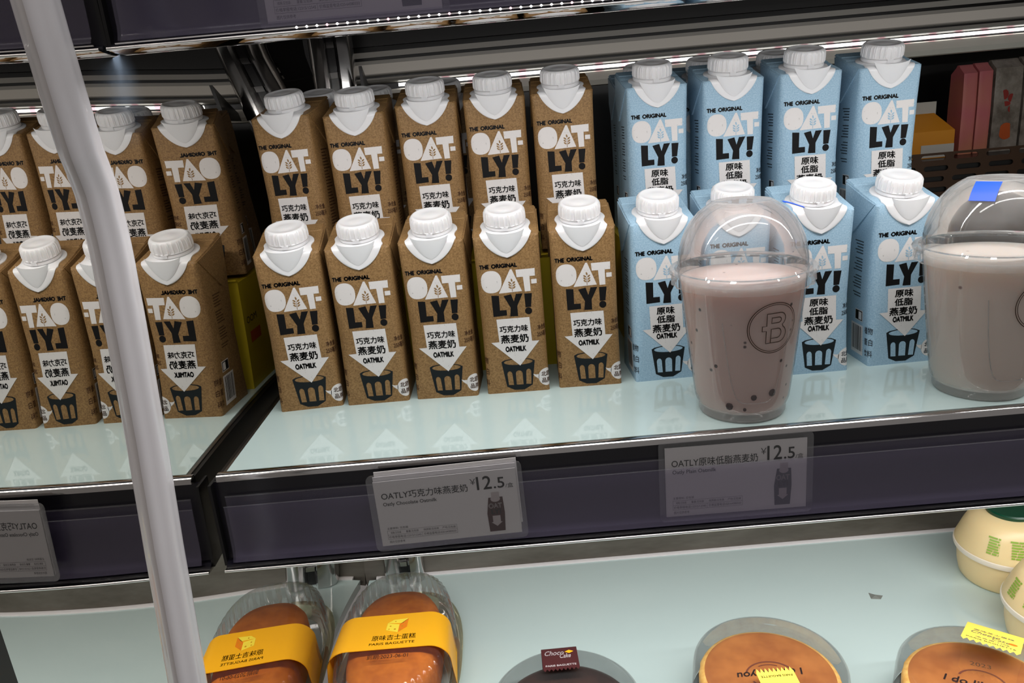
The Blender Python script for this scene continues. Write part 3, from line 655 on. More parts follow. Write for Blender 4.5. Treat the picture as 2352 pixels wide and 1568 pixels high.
# ------------------------------------------------------------------ drink cups
def drink_cup(x, y, rotz, milkmat, label, tape, s=1.0):
    t = thing('drink_cup', label, 'drink cup', (x, y, 0.0003), rotz, 'plastic drink cups with dome lids')
    HB, RB, RT = 0.1030, 0.0300, 0.0422
    rr = lambda z: RB + (RT - RB) * (z / HB) ** 0.92
    b = MB(); prof = [(0.0, 0.0035), (0.022, 0.0030), (0.0262, 0.0004), (0.0285, 0.0), (0.0298, 0.0020), (0.0300, 0.0075), (0.0310, 0.0085)]
    prof += [(rr(z) + 0.0006, z) for z in [0.012 + 0.0065 * i for i in range(14)]] + [(RT + 0.0010, 0.1036)]
    b.lathe(prof[6:], 72); b.lathe(prof[1:7], 72, 1); ob('cup_wall', b.mesh('cup_wall', ['clear', 'frosty'], 50), t)
    b = MB(); pr = [(0.027, 0.0052), (0.0290, 0.0060), (0.0298, 0.0100)] + [(rr(z) - 0.0004, z) for z in [0.013 + 0.0065 * i for i in range(13)]] + [(rr(0.0965) - 0.0006, 0.0968)]
    b.lathe(pr, 72, cap0=True, cap1=True); ob('drink', b.mesh('drink', [milkmat], 50), t)
    if milkmat == 'berrymilk':
        for (az, z, r_) in ((-2.12, 0.0130, 0.0026), (-1.62, 0.0200, 0.0021), (-1.22, 0.0220, 0.0027), (-1.80, 0.0110, 0.0012), (-2.36, 0.0420, 0.0013)):
            R_ = rr(z) - 0.0004; b = MB(); b.lathe([(0.02, -1), (0.7, -0.72), (1, 0), (0.7, 0.72), (0.02, 1)], 14, T=Matrix.Diagonal((r_ * 0.34, r_, r_ * 1.1, 1))); me_ = b.mesh('berry_piece', ['berry'], 80)
            o_ = ob('berry_piece', me_, t, (R_ * math.cos(az), R_ * math.sin(az), z), az)
    # raised U-shaped arch moulded in the wall
    b = MB(); pts = []
    for i in range(41):
        q = -1 + 2 * i / 40; z = 0.016 + 0.058 * abs(q) ** 3.2; a = -PI / 2 + 0.60 * (abs(q) ** 0.55) * (1 if q > 0 else -1) * 0.98 - 0.02
        R_ = rr(z) + 0.0007; pts.append((R_ * math.cos(a), R_ * math.sin(a), z))
    b.tube(pts, 0.00035, 6); ob('moulded_arch', b.mesh('moulded_arch', ['clear'], 60), t)
    # emblem: ring of two lines and a double-line letter B
    b = MB(); a0 = -PI / 2 + 0.235; zc = 0.0695
    def on(u, v):
        R_ = rr(zc + v) + 0.0009; a = a0 + u / rr(zc); return (R_ * math.cos(a), R_ * math.sin(a), zc + v)
    def line(pl, wd, closed):
        n = len(pl); vs = []; fs = []
        for i in range(n):
            p = Vector(pl[i]); q0 = Vector(pl[(i - 1) % n]) if (closed or i) else p; q1 = Vector(pl[(i + 1) % n]) if (closed or i < n - 1) else p
            d = (q1 - q0).normalized(); nn = Vector((-d.y, d.x)); vs += [on(*(p + nn * wd)), on(*(p - nn * wd))]
        for i in range(n if closed else n - 1):
            j = (i + 1) % n; fs.append((2 * i, 2 * i + 1, 2 * j + 1, 2 * j))
        b.add(vs, fs)
    for r_, wd in ((0.0172, 0.00028), (0.0160, 0.00022)):
        line([(r_ * math.cos(2 * PI * i / 60), r_ * math.sin(2 * PI * i / 60)) for i in range(60)], wd, True)
    def arc(cx, cz, rx, rz_, a, e, n=8): return [(cx + rx * math.cos(a + (e - a) * i / n), cz + rz_ * math.sin(a + (e - a) * i / n)) for i in range(n + 1)]
    mm = 0.00124
    outer = [(-4.2, -8.2), (-4.2, -1.3), (-6.4, -1.3), (-6.4, 1.5), (-4.2, 1.5), (-4.2, 8.2)] + arc(3.0, 4.6, 3.4, 3.6, PI / 2, -PI / 3) + arc(3.2, -3.7, 4.2, 4.5, PI / 3, -PI / 2)
    line([(u * mm, v * mm) for u, v in outer], 0.00034, True)
    line([(u * mm, v * mm) for u, v in [(-1.6, 5.8)] + arc(2.2, 4.3, 1.6, 1.5, PI / 2, -PI / 2) + [(-1.6, 2.8)]], 0.00034, True)
    line([(u * mm, v * mm) for u, v in [(-1.6, -0.4)] + arc(2.2, -3.0, 2.2, 2.6, PI / 2, -PI / 2) + [(-1.6, -5.6)]], 0.00034, True)
    line([(-1.6 * mm, -5.6 * mm), (-1.6 * mm, -8.2 * mm)], 0.00034, False)
    ob('emblem_print', b.mesh('emblem_print', ['emblem'], fix=False), t)
    # dome lid: ribbed skirt, flange, dome with a flat top and sip opening
    b = MB()
    def rf(k, a): return 0.0006 * (1 if int(a / (2 * PI) * 48) % 2 else -1) if k in (1, 2) else 0
    b.lathe([(0.0444, -0.0105), (0.0470, -0.0098), (0.0466, -0.0035), (0.0485, -0.0025), (0.0490, -0.0008), (0.0480, 0.0004), (0.0450, 0.0002), (0.0436, -0.0012), (0.0425, 0.0008)], 144, 1, rf=rf)
    b.lathe([(0.0425, 0.0008), (0.0424, 0.0070), (0.0416, 0.0130), (0.0398, 0.0200), (0.0372, 0.0262), (0.0335, 0.0322), (0.0290, 0.0374), (0.0240, 0.0412), (0.0205, 0.0434), (0.0190, 0.0442), (0.0178, 0.0437), (0.0100, 0.0434), (0.0002, 0.0434)], 96)
    dl_ = ob('dome_lid', b.mesh('dome_lid', ['dome', 'skirt'], 40), t, (0, 0, 0.1035))
    # strip of blue tape over the shoulder of the dome
    b = MB(); az, wd = tape[0], tape[1]; nn = 10; vs = []
    pf = [(0.0250, 0.0408), (0.0282, 0.0402), (0.0330, 0.0384), (0.0385, 0.0362)] if tape[2] == 'lift' else [(0.0212, 0.0434), (0.0245, 0.0413), (0.0294, 0.0375), (0.0335, 0.0327)]
    for i in range(nn + 1):
        q = i / nn * (len(pf) - 1); k = min(int(q), len(pf) - 2); f_ = q - k; r_ = pf[k][0] * (1 - f_) + pf[k + 1][0] * f_ + 0.0006; z_ = pf[k][1] * (1 - f_) + pf[k + 1][1] * f_ + 0.0006
        for sgn in (-1, 1): vs.append(((r_) * math.cos(az) - sgn * wd * math.sin(az), r_ * math.sin(az) + sgn * wd * math.cos(az), z_))
    m = len(vs); vs2 = [(x_ * 1.006, y_ * 1.006, z_ + 0.0002) for x_, y_, z_ in vs]
    fs = [(2 * i, 2 * i + 1, 2 * i + 3, 2 * i + 2) for i in range(nn)]; b.add(vs, fs); b.add(vs2, fs)
    ob('tape_strip', b.mesh('tape_strip', ['tape'], 40), dl_)['label'] = 'blue tape'
    return t
drink_cup(0.3535, -0.0700, 0.0, 'berrymilk', 'clear cup of speckled berry milk with dome lid at the shelf edge', (-0.18, 0.0042, 'lift'))
drink_cup(0.5240, -0.0690, 0.06, 'beigemilk', 'clear cup of plain beige milk with dome lid, cut by the right edge', (-2.45, 0.0075, 'flat'))

# ------------------------------------------------------------------ price cards
def card_art(b, w_, h, y, kind):
    X = lambda u: -w_ / 2 + u * w_; Z = lambda v: h / 2 - v * h
    fn = lambda s, z: (s, y, z)
    def tx(s, u0, u1, v0, v1, mi=1, **k): place2d(b, fit_text(s, X(u0), X(u1), Z(v1), Z(v0), **k), fn, mi)
    name = {'choc': 'OATLY巧克力味燕麦奶', 'plain': 'OATLY原味低脂燕麦奶'}[kind]
    tx(name, 0.045, 0.655, 0.165, 0.285, bold=0.008); tx({'choc': 'Oatly Chocolate Oatmilk', 'plain': 'Oatly Plain Oatmilk'}[kind], 0.05, 0.43 if kind == 'choc' else 0.36, 0.325, 0.395, bold=0.012)
    tx('￥', 0.675, 0.715, 0.10, 0.19); tx('12', 0.720, 0.825, 0.075, 0.28, bold=0.012); tx('.5', 0.838, 0.915, 0.115, 0.28, bold=0.010); tx('/盒', 0.920, 0.975, 0.215, 0.285)
    tx('主要原料: 见包装', 0.05, 0.20, 0.715, 0.750, mi=2); tx('规格:见包装', 0.07, 0.145, 0.785, 0.820, mi=2); tx('重量:见包装', 0.18, 0.27, 0.785, 0.820, mi=2); tx('保质期:见包装', 0.305, 0.415, 0.785, 0.820, mi=2); tx('产地:见包装', 0.44, 0.535, 0.785, 0.820, mi=2)
    tx('价格举报电话:12315/12345', 0.055, 0.285, 0.850, 0.890, mi=2); tx('价格监督电话:020-64380550', 0.305, 0.535, 0.850, 0.890, mi=2); tx('图片仅供参考', 0.055, 0.165, 0.925, 0.965, mi=2)
    for (u0, v0, u1, v1) in ((0.048, 0.768, 0.545, 0.771), (0.048, 0.835, 0.545, 0.838), (0.048, 0.903, 0.545, 0.906), (0.048, 0.768, 0.0495, 0.906), (0.5435, 0.768, 0.545, 0.906), (0.293, 0.835, 0.2945, 0.906)):
        place2d(b, poly2d(rect2(X(u0), Z(v1), X(u1), Z(v0))), fn, 2)
    # picture of the carton
    f2 = lambda s, z: (s, y - 0.00006, z)
    place2d(b, poly2d([(X(0.775), Z(0.945)), (X(0.885), Z(0.945)), (X(0.895), Z(0.66)), (X(0.890), Z(0.415)), (X(0.790), Z(0.415)), (X(0.770), Z(0.66))]), fn, 3)
    place2d(b, poly2d(rect2(X(0.812), Z(0.425), X(0.868), Z(0.335))), fn, 4)
    place2d(b, poly2d(ellipse(X(0.838), Z(0.44), 0.0032, 0.0022)), f2, 4)
    tx2 = lambda s, u0, u1, v0, v1, mi: place2d(b, fit_text(s, X(u0), X(u1), Z(v1), Z(v0), bold=0.03), f2, mi)
    tx2('OAT', 0.785, 0.880, 0.505, 0.585, 4); tx2('LY!', 0.800, 0.868, 0.595, 0.675, 1)
    place2d(b, poly2d([(X(0.805), Z(0.70)), (X(0.860), Z(0.70)), (X(0.860), Z(0.80)), (X(0.872), Z(0.80)), (X(0.832), Z(0.865)), (X(0.793), Z(0.80)), (X(0.805), Z(0.80))]), f2, 4)
M['picbrown'] = mat('carton_picture_brown', hexc(72, 30, 30), 0.5); M['picblue'] = mat('carton_picture_grey', hexc(58, 62, 68), 0.5); M['picwhite'] = mat('carton_picture_white', hexc(196, 186, 186), 0.5)
def round_rect(w_, h, r, n=6):
    pts = []
    for cx, cz, a in ((w_ / 2 - r, -h / 2 + r, -PI / 2), (w_ / 2 - r, h / 2 - r, 0), (-w_ / 2 + r, h / 2 - r, PI / 2), (-w_ / 2 + r, -h / 2 + r, PI)):
        pts += [(cx + r * math.cos(a + PI / 2 * i / n), cz + r * math.sin(a + PI / 2 * i / n)) for i in range(n + 1)]
    return pts
def plate(b, pts, y0, y1, mi=0):
    n = len(pts); vs = [(x_, y0, z_) for x_, z_ in pts] + [(x_, y1, z_) for x_, z_ in pts]
    b.add(vs, [tuple(range(n)), tuple(range(n, 2 * n))[::-1]] + [(i, n + i, n + (i + 1) % n, (i + 1) % n) for i in range(n)], mi)
def price_card(x, y, z, rot, kind, lab, stack, w_=0.0945, h=0.0470):
    t = thing('price_card', lab, 'price card', (x, y, z), 0, 'price cards in the rails'); t.rotation_euler = (math.radians(-2.0), rot, 0)
    b = MB(); plate(b, rect2(-w_ / 2, -h / 2, w_ / 2, h / 2), 0, 0.0005, 0); card_art(b, w_, h, -0.00006, kind)
    ob('printed_card', b.mesh('printed_card', ['white', 'ink', 'inkgrey', 'picbrown' if kind == 'choc' else 'picblue', 'picwhite'], fix=False), t)
    if stack:
        for i, (dx, dz, dy) in enumerate(((0.0002, 0.0031, 0.0012), (0.0012, 0.0062, 0.0022))):
            b = MB(); plate(b, rect2(-w_ / 2, -h / 2, w_ / 2, h / 2), 0, 0.0005); ob('spare_card', b.mesh('spare_card', ['white']), t, (dx, dy, dz))
    b = MB(); plate(b, round_rect(w_ + 0.0085, h + 0.0085, 0.004), -0.0004, 0.0008); ob('laminate_sleeve', b.mesh('laminate_sleeve', ['laminate']), t, (0, 0, 0.0005))
    return t
price_card(0.1418, -0.1225, -0.0310, -0.022, 'choc', 'stack of white price cards for chocolate oat milk, standing proud of the rail', True)
price_card(0.3375, -0.1108, -0.0335, 0.006, 'plain', 'white price card for plain oat milk, behind the clear film under the berry cup', False, 0.0960, 0.0510)
price_card(0.1225, -0.1108, 0.3010, 0.0, 'plain', 'white price card in the upper rail, cut off by the top of the picture', False, 0.0985, 0.0510)

# ------------------------------------------------------------------ loaf cake box on the deck
DZ = -0.335
def loaf_box(x, y):
    t = thing('cake_box', 'clear ribbed box of golden loaf cake with a yellow paper band', 'cake box', (x, y, DZ), 0)
    a_, b_, n = 0.0610, 0.110, 2.6
    def plan(th, s, rip=0.0):
        c, s_ = math.cos(th), math.sin(th)
        X = a_ * math.copysign(abs(c) ** (2 / n), c); Y = b_ * math.copysign(abs(s_) ** (2 / n), s_)
        L = math.hypot(X / a_, Y / b_)
        k = s + rip
        return X * k, Y * (k if s <= 1 else 1 + (s - 1) * 0.5)
    def shell(levels, seg, mat_, name, ribs, cap=False):
        bb = MB(); vs = []
        for (s, z, rp) in levels:
            for i in range(seg):
                th = 2 * PI * i / seg; r = rp * (0.5 + 0.5 * math.cos(ribs * th)) if ribs else 0
                X, Y = plan(th, s, r); vs.append((X, Y, z))
        m = seg; fs = [(k * m + i, k * m + (i + 1) % m, (k + 1) * m + (i + 1) % m, (k + 1) * m + i) for k in range(len(levels) - 1) for i in range(m)]
        bb.add(vs, fs)
        if cap: bb.add(vs[-m:], [tuple(range(m))])
        return ob(name, bb.mesh(name, [mat_] if isinstance(mat_, str) else mat_, 60), t)
    shell([(0.99, 0.0102, 0.0), (0.965, 0.014, 0.045), (0.945, 0.024, 0.052), (0.92, 0.036, 0.052), (0.89, 0.045, 0.046), (0.85, 0.0510, 0.026), (0.80, 0.0560, 0.0), (0.70, 0.0585, 0.0), (0.5, 0.0592, 0.0)], 288, 'lidclear', 'clear_lid', 48, True)
    shell([(0.90, 0.0005, 0), (0.93, 0.002, 0), (1.02, 0.0075, 0), (1.10, 0.0085, 0), (1.10, 0.0100, 0), (0.99, 0.0102, 0)], 96, 'tray', 'base_tray', 0)
    # the cake: domed loaf, darker crust in front
    bb = MB(); seg = 64; lv = [(0.80, 0.003), (0.82, 0.020), (0.80, 0.034), (0.74, 0.043), (0.60, 0.0485), (0.35, 0.0508), (0.08, 0.0513)]
    vs = []
    for s, z in lv:
        for i in range(seg):
            X, Y = plan(2 * PI * i / seg, s); vs.append((X * 0.96, Y * 0.93 - 0.006, z))
    fs = [(k * seg + i, k * seg + (i + 1) % seg, (k + 1) * seg + (i + 1) % seg, (k + 1) * seg + i) for k in range(len(lv) - 1) for i in range(seg)]
    bb.add(vs, fs); bb.add(vs[-seg:], [tuple(range(seg))])
    ob('loaf_cake', bb.mesh('loaf_cake', ['loaf'], 60), t)
    # paper band across the box
    bb = MB(); yb, yf = 0.0060, -0.0465
    def bandprof(w0, h, rc, n=9):
        p = [(-w0 * 1.05, 0.010), (-w0 * 1.015, 0.030)]
        p += [(-w0 + rc * 1.05 - rc * 1.05 * math.cos(q), h - rc + rc * math.sin(q)) for q in [PI / 2 * i / n for i in range(1, n + 1)]]
        return p + [(-x_, z_) for x_, z_ in reversed(p)]
    pb, pf = bandprof(0.0580, 0.0603, 0.020), bandprof(0.0610, 0.0603, 0.020); m = len(pb)
    bb.add([(x_, yb, z_) for x_, z_ in pb] + [(x_, yf, z_) for x_, z_ in pf] + [(x_ * 1.006, yb, z_ + 0.0004) for x_, z_ in pb] + [(x_ * 1.006, yf, z_ + 0.0004) for x_, z_ in pf],
           [(i, i + 1, m + i + 1, m + i) for i in range(m - 1)] + [(2 * m + i, 3 * m + i, 3 * m + i + 1, 2 * m + i + 1) for i in range(m - 1)])
    fn = lambda s, v: (s, v + 0.0095, 0.0603 + 0.0004 + 0.00015)
    fn2 = lambda s, v: (s, v + 0.0095, 0.0603 + 0.0004 + 0.00025)
    cx = 0.004
    place2d(bb, fit_text('原味吉士蛋糕', cx - 0.021, cx + 0.023, -0.0435, -0.0355, 0.004), fn, 1); place2d(bb, fit_text('PARIS BAGUETTE', cx - 0.0225, cx + 0.0225, -0.0500, -0.0465, 0.004), fn, 1)
    place2d(bb, poly2d([(cx - 0.008, -0.0175), (cx - 0.002, -0.0125), (cx + 0.013, -0.0115), (cx + 0.0075, -0.0185)]), fn, 2)
    place2d(bb, poly2d([(cx - 0.008, -0.0175), (cx + 0.0045, -0.0205), (cx + 0.0040, -0.0325), (cx - 0.0085, -0.0280)]), fn, 2)
    place2d(bb, poly2d([(cx + 0.0045, -0.0205), (cx + 0.013, -0.0115), (cx + 0.0125, -0.0250), (cx + 0.0040, -0.0325)]), fn, 3)
    for (u, v, r_) in ((-0.0045, -0.0225, 0.0009), (0.0005, -0.0275, 0.0011), (-0.0055, -0.0270, 0.0008), (0.0075, -0.0235, 0.0010), (0.0065, -0.0285, 0.0008), (0.0, -0.0155, 0.0008), (0.0105, -0.0195, 0.0007)):
        place2d(bb, poly2d(ellipse(cx + u, v, r_, r_, 10)), fn2, 4)
    o = ob('paper_band', bb.mesh('paper_band', ['band', 'pbrown', 'wedge1', 'wedge2', 'wedge3'], 40, fix=False), t)
    # date label under the lid in front
    bb = MB(); place2d(bb, fit_text('到期:2023-06-01', -0.018, 0.022, -0.069, -0.0625), lambda s, v: (s, v + 0.0095, 0.0598), 0); ob('date_print', bb.mesh('date_print', ['ink'], fix=False), t)
    return t
loaf_box(0.0440, 0.0960)

# ------------------------------------------------------------------ round cakes
def round_cake(x, y, kind, rotz, label, tag_spec):
    t = thing('round_cake_box', label, 'cake box', (x, y, DZ), rotz, 'round cakes in clear dome boxes')
    R_ = 0.0675
    b = MB(); b.lathe([(0.0600, 0.0008), (0.0640, 0.0012), (0.0672, 0.0085), (0.0700, 0.0095), (0.0704, 0.0112), (0.0700, 0.0122)], 72)
    b.lathe([(0.0600, 0.0008), (0.0590, 0.0040), (0.0300, 0.0046), (0.0002, 0.0046)], 72, 1); ob('base_tray', b.mesh('base_tray', ['blacktray', 'clear'], 40), t)
    b = MB(); b.lathe([(0.0708, 0.0125), (0.0700, 0.0130), (0.0690, 0.0160), (0.0680, 0.045), (0.0672, 0.0520), (0.0660, 0.0545), (0.0640, 0.0555), (0.0605, 0.0552), (0.0585, 0.0538), (0.0570, 0.0532), (0.0300, 0.0540), (0.0004, 0.0542)], 96); cl_ = ob('clear_lid', b.mesh('clear_lid', ['lidclear'], 40), t)
    cm = 'choc' if kind == 'choc' else 'cakeside'
    rnd = random.Random(int(x * 1e4)); jag = [rnd.uniform(-0.0006, 0.0006) for _ in range(96)]
    rf = lambda k, a: jag[int(a / (2 * PI) * 96) % 96] if k in (1, 2) else 0
    b = MB(); b.lathe([(0.0590, 0.0095), (0.0620, 0.014), (0.0625, 0.0370), (0.0612, 0.0400), (0.0575, 0.0420)], 96, rf=rf); ck_ = ob('cake', b.mesh('cake', [cm], 50), t)
    b = MB(); b.lathe([(0.0580, 0.0417), (0.0565, 0.0426), (0.0530, 0.0432), (0.0300, 0.0438), (0.0003, 0.0440)], 96)
    if kind != 'choc':
        fn = lambda s, v: (s, v, 0.0442)
        place2d(b, fit_text('I do like you', -0.030, 0.030, -0.006, 0.005, 0.02, 0.2), fn, 1)
        def arcp(r0, a0, a1, wd, dy): 
            pts = [(r0 * math.cos(a0 + (a1 - a0) * i / 14) * 1.2, dy + r0 * math.sin(a0 + (a1 - a0) * i / 14)) for i in range(15)]; n_ = len(pts)
            inn = [((r0 - wd) * math.cos(a0 + (a1 - a0) * i / 14) * 1.2, dy + (r0 - wd) * math.sin(a0 + (a1 - a0) * i / 14)) for i in range(15)]
            for i in range(14): place2d(b, poly2d([pts[i], pts[i + 1], inn[i + 1], inn[i]]), fn, 1)
        arcp(0.019, -PI * 0.92, -PI * 0.12, 0.0014, 0.004); arcp(0.014, -PI * 0.7, -PI * 0.35, 0.001, 0.003)
        arcp(0.016, PI * 0.1, PI * 0.9, 0.0014, 0.004)
    ob('cake_top', b.mesh('cake_top', ['choc'] if kind == 'choc' else ['caketop', 'imprint'], 40, fix=False), ck_)
    if kind != 'choc':
        b = MB(); place2d(b, fit_text('到期:2023/06/01', 0.022, -0.022, 0.034, 0.028) if kind == 'a' else fit_text('2023', -0.010, 0.006, 0.012, 0.017), lambda s, v: (s, v, 0.0536), 0); ob('date_print', b.mesh('date_print', ['emblem'], fix=False), cl_)
    # paper seal over the rim: zig-zag ends
    (az, half, r_in, r_out, tm, drop, lift) = tag_spec
    b = MB(); prof = []
    nseg = 26
    L0 = r_out - r_in
    def path(u):
        r = r_in + (R_ + 0.0008 - r_in) * min(u / 0.72, 1.0); z = 0.0562 + lift * (1 - min(u / 0.72, 1)) - (0 if u < 0.68 else ((u - 0.68) / 0.32) ** 1.2 * drop)
        if u > 0.72: r = R_ + 0.0010
        return r, z
    teeth = 9; vs = []; cols = teeth * 2
    for i in range(nseg + 1):
        for k in range(cols + 1):
            u = i / nseg; 
            if i == 0: u -= 0.035 * (k % 2)
            r, z = path(max(u, -0.035)); 
            if u < 0: r += u * (R_ - r_in) / 0.72
            s = -half + 2 * half * k / cols
            vs.append((s, r, z))
    fs = [(i * (cols + 1) + k, i * (cols + 1) + k + 1, (i + 1) * (cols + 1) + k + 1, (i + 1) * (cols + 1) + k) for i in range(nseg) for k in range(cols)]
    b.add(vs, fs, 0)
    zt = lambda v: 0.0562 + lift * (1 - min(max((v - r_in) / (R_ + 0.0008 - r_in), 0), 1)) + 0.00015
    fn = lambda s, v: (s, v, zt(v))
    if kind == 'choc':
        place2d(b, fit_text('PARIS BAGUETTE', -half * .84, half * .84, r_in + 0.0032, r_in + 0.0058, 0.02), fn, 1); place2d(b, fit_text('Cake', 0.0, half * .62, r_in + 0.0150, r_in + 0.0215, 0.01, 0.35), fn, 1); place2d(b, fit_text('Choco', -half * .82, half * .25, r_in + 0.0200, r_in + 0.0270, 0.01, 0.35), fn, 1)
        place2d(b, poly2d([(half * .3, r_in + 0.0240), (half * .55, r_in + 0.0215), (half * .8, r_in + 0.0240), (half * .55, r_in + 0.0265)]), fn, 2); mats = ['tagc', 'white', 'band']
    else:
        place2d(b, fit_text('PARIS BAGUETTE', -half * .84, half * .84, r_in + 0.0036, r_in + 0.0060, 0.005), fn, 1)
        if kind == 'b':
            place2d(b, fit_text('净含量:170g', -half * .55, half * .6, r_in + 0.0085, r_in + 0.0118), fn, 1); place2d(b, fit_text('Cake', 0.0, half * .6, r_in + 0.0140, r_in + 0.0195, 0.0, 0.35), fn, 1); place2d(b, fit_text('Cheese', -half * .75, half * .25, r_in + 0.0185, r_in + 0.0250, 0.0, 0.35), fn, 1)
            place2d(b, fit_text('原味芝士蛋糕', -half * .7, half * .7, r_in + 0.0265, r_in + 0.0300), fn, 1); place2d(b, poly2d(ellipse(half * .7, r_in + 0.0165, 0.0035, 0.0026, 12)), fn, 2)
        mats = ['tagy', 'inkgrey', 'wedge2']
    sl = ob('paper_seal', b.mesh('paper_seal', mats, 40, fix=False), t); sl.rotation_euler = (0, 0, az - PI / 2)
    return t
round_cake(0.2125, -0.0310, 'choc', 0.0, 'dark chocolate cake in a clear round box with a maroon seal', (PI / 2 + 0.02, 0.0170, 0.0355, 0.07, 0, 0.025, 0.003))
round_cake(0.4000, -0.0060, 'a', PI, 'cheesecake in a clear round box with its yellow seal at the near rim', (PI / 2, 0.0165, 0.0130, 0.07, 0, 0.012, 0.0))
round_cake(0.5720, -0.0420, 'b', -0.50, 'cheesecake in a clear round box with its yellow seal lifted at the far rim', (PI / 2 - 0.18, 0.0225, 0.0240, 0.07, 0, 0.004, 0.014))

# ------------------------------------------------------------------ cream milk bottles
def bottle(x, y, rotz, label):
    t = thing('milk_bottle', label, 'milk bottle', (x, y, DZ), rotz, 'cream milk bottles with green lids')
    kr, kz = 0.052 / 0.0662, 0.74
    S_ = Matrix.Diagonal((kr, kr, kz, 1))
    b = MB(); b.lathe([(0.0500, 0.0005), (0.0535, 0.0012), (0.0560, 0.005), (0.0590, 0.020), (0.0612, 0.0480)], 72, cap0=True); b.lathe([(0.0650, 0.0560), (0.0640, 0.0610), (0.0560, 0.0840), (0.0480, 0.1020), (0.0370, 0.1085), (0.0290, 0.1110)], 72)
    rows = 6
    def wrapf(s, z):
        f_ = (z - 0.0610) / (0.1020 - 0.0610); r = 0.0642 + (0.0482 - 0.0642) * f_ + 0.0006 + 0.0012 * math.sin(PI * f_); a = -PI / 2 + s / 0.058; return (r * math.cos(a), r * math.sin(a), z)
    rnd = random.Random(5)
    for (s0, s1) in ((-0.036, 0.006), (-0.064, -0.048)):
        for i in range(7):
            z = 0.0895 - i * 0.0036; s = s0 + (0.002 if i else 0)
            while s < s1:
                wd = min(rnd.uniform(0.004, 0.013), s1 - s)
                n_ = max(2, int(wd / 0.002)); vs = []
                for q in range(n_ + 1): vs += [wrapf(s + wd * q / n_, z), wrapf(s + wd * q / n_, z + 0.0024)]
                b.add(vs, [(2 * q, 2 * q + 2, 2 * q + 3, 2 * q + 1) for q in range(n_)], 1); s += wd + 0.0012
    vs, fs = fit_text('ㄹ', 0.020, 0.034, 0.068, 0.086, 0.04); place2d(b, (vs, fs), wrapf, 1)
    me_ = b.mesh('bottle_body', ['cream', 'greenprint'], 50, fix=False); me_.transform(S_); ob('bottle_body', me_, t)
    b = MB(); b.lathe([(0.0612, 0.0475), (0.0652, 0.0482), (0.0662, 0.0520), (0.0660, 0.0560), (0.0648, 0.0568)], 72); me_ = b.mesh('seam_ring', ['creamring'], 50); me_.transform(S_); ob('seam_ring', me_, t)
    b = MB(); b.lathe([(0.0305, 0.1100), (0.0308, 0.1150), (0.0290, 0.1172), (0.0010, 0.1178)], 72, cap1=True); me_ = b.mesh('lid', ['greenlid'], 40); me_.transform(S_); ob('lid', me_, t)
bottle(0.7240, 0.1650, 0.10, 'cream milk bottle with dark green lid, further back under the price rail')
bottle(0.7110, 0.0575, -0.75, 'cream milk bottle nearest the right edge, in front of the other bottle')

# ------------------------------------------------------------------ dark compartment at the right, behind the cartons
b = MB(); x0, x1, z0, z1, yv = 0.602, XR - 0.004, -0.006, 0.1245, 0.340
xs = [x0]; 
slots = []
for r_, (zc, off) in enumerate(((0.1188, 0.0), (0.1063, 0.004), (0.0938, 0.0), (0.0813, 0.004))):
    x = x0 + 0.012 + off
    while x + 0.030 < x1: slots.append((x, zc - 0.0030, x + 0.0290, zc + 0.0030)); x += 0.0385
bm_ = bmesh.new()
def slot_loop(a): 
    xa, za, xb, zb = a; r_ = (zb - za) / 2; zc = (za + zb) / 2
    return [(xa + r_ + r_ * math.cos(q), zc + r_ * math.sin(q)) for q in [PI / 2 + PI * i / 6 for i in range(7)]] + [(xb - r_ + r_ * math.cos(q), zc + r_ * math.sin(q)) for q in [-PI / 2 + PI * i / 6 for i in range(7)]]
cu = bpy.data.curves.new('c', 'CURVE'); cu.dimensions = '2D'; cu.fill_mode = 'BOTH'; cu.extrude = 0.0006
for lp in [rect2(x0, z0, x1, z1)] + [slot_loop(s_) for s_ in slots]:
    sp_ = cu.splines.new('POLY'); sp_.points.add(len(lp) - 1)
    for p_, (x_, z_) in zip(sp_.points, lp): p_.co = (x_, z_, 0, 1)
    sp_.use_cyclic_u = True
o_ = bpy.data.objects.new('c', cu); COL.objects.link(o_)
me = bpy.data.meshes.new_from_object(o_.evaluated_get(bpy.context.evaluated_depsgraph_get())); bpy.data.objects.remove(o_); bpy.data.curves.remove(cu); bm_.free()
me.transform(Matrix.Rotation(PI / 2, 4, 'X')); me.transform(Matrix.Translation((0, yv, 0))); me.materials.clear(); me.materials.append(M['slotmetal']); me.name = 'air_grille'
tag(ob('air_grille', me), 'brown metal grille with rows of rounded slots behind the beige drink cup', 'grille')
b = MB(); b.box((0.602, 0.3445, 0.109), (XR - 0.006, 0.46, 0.1150)); b.box((0.602, 0.3425, -0.006), (XR - 0.006, 0.3440, 0.1150)); tag(ob('rear_shelf', b.mesh('rear_shelf', ['dark'])), 'dark shelf in the compartment behind the slotted grille', 'shelf')
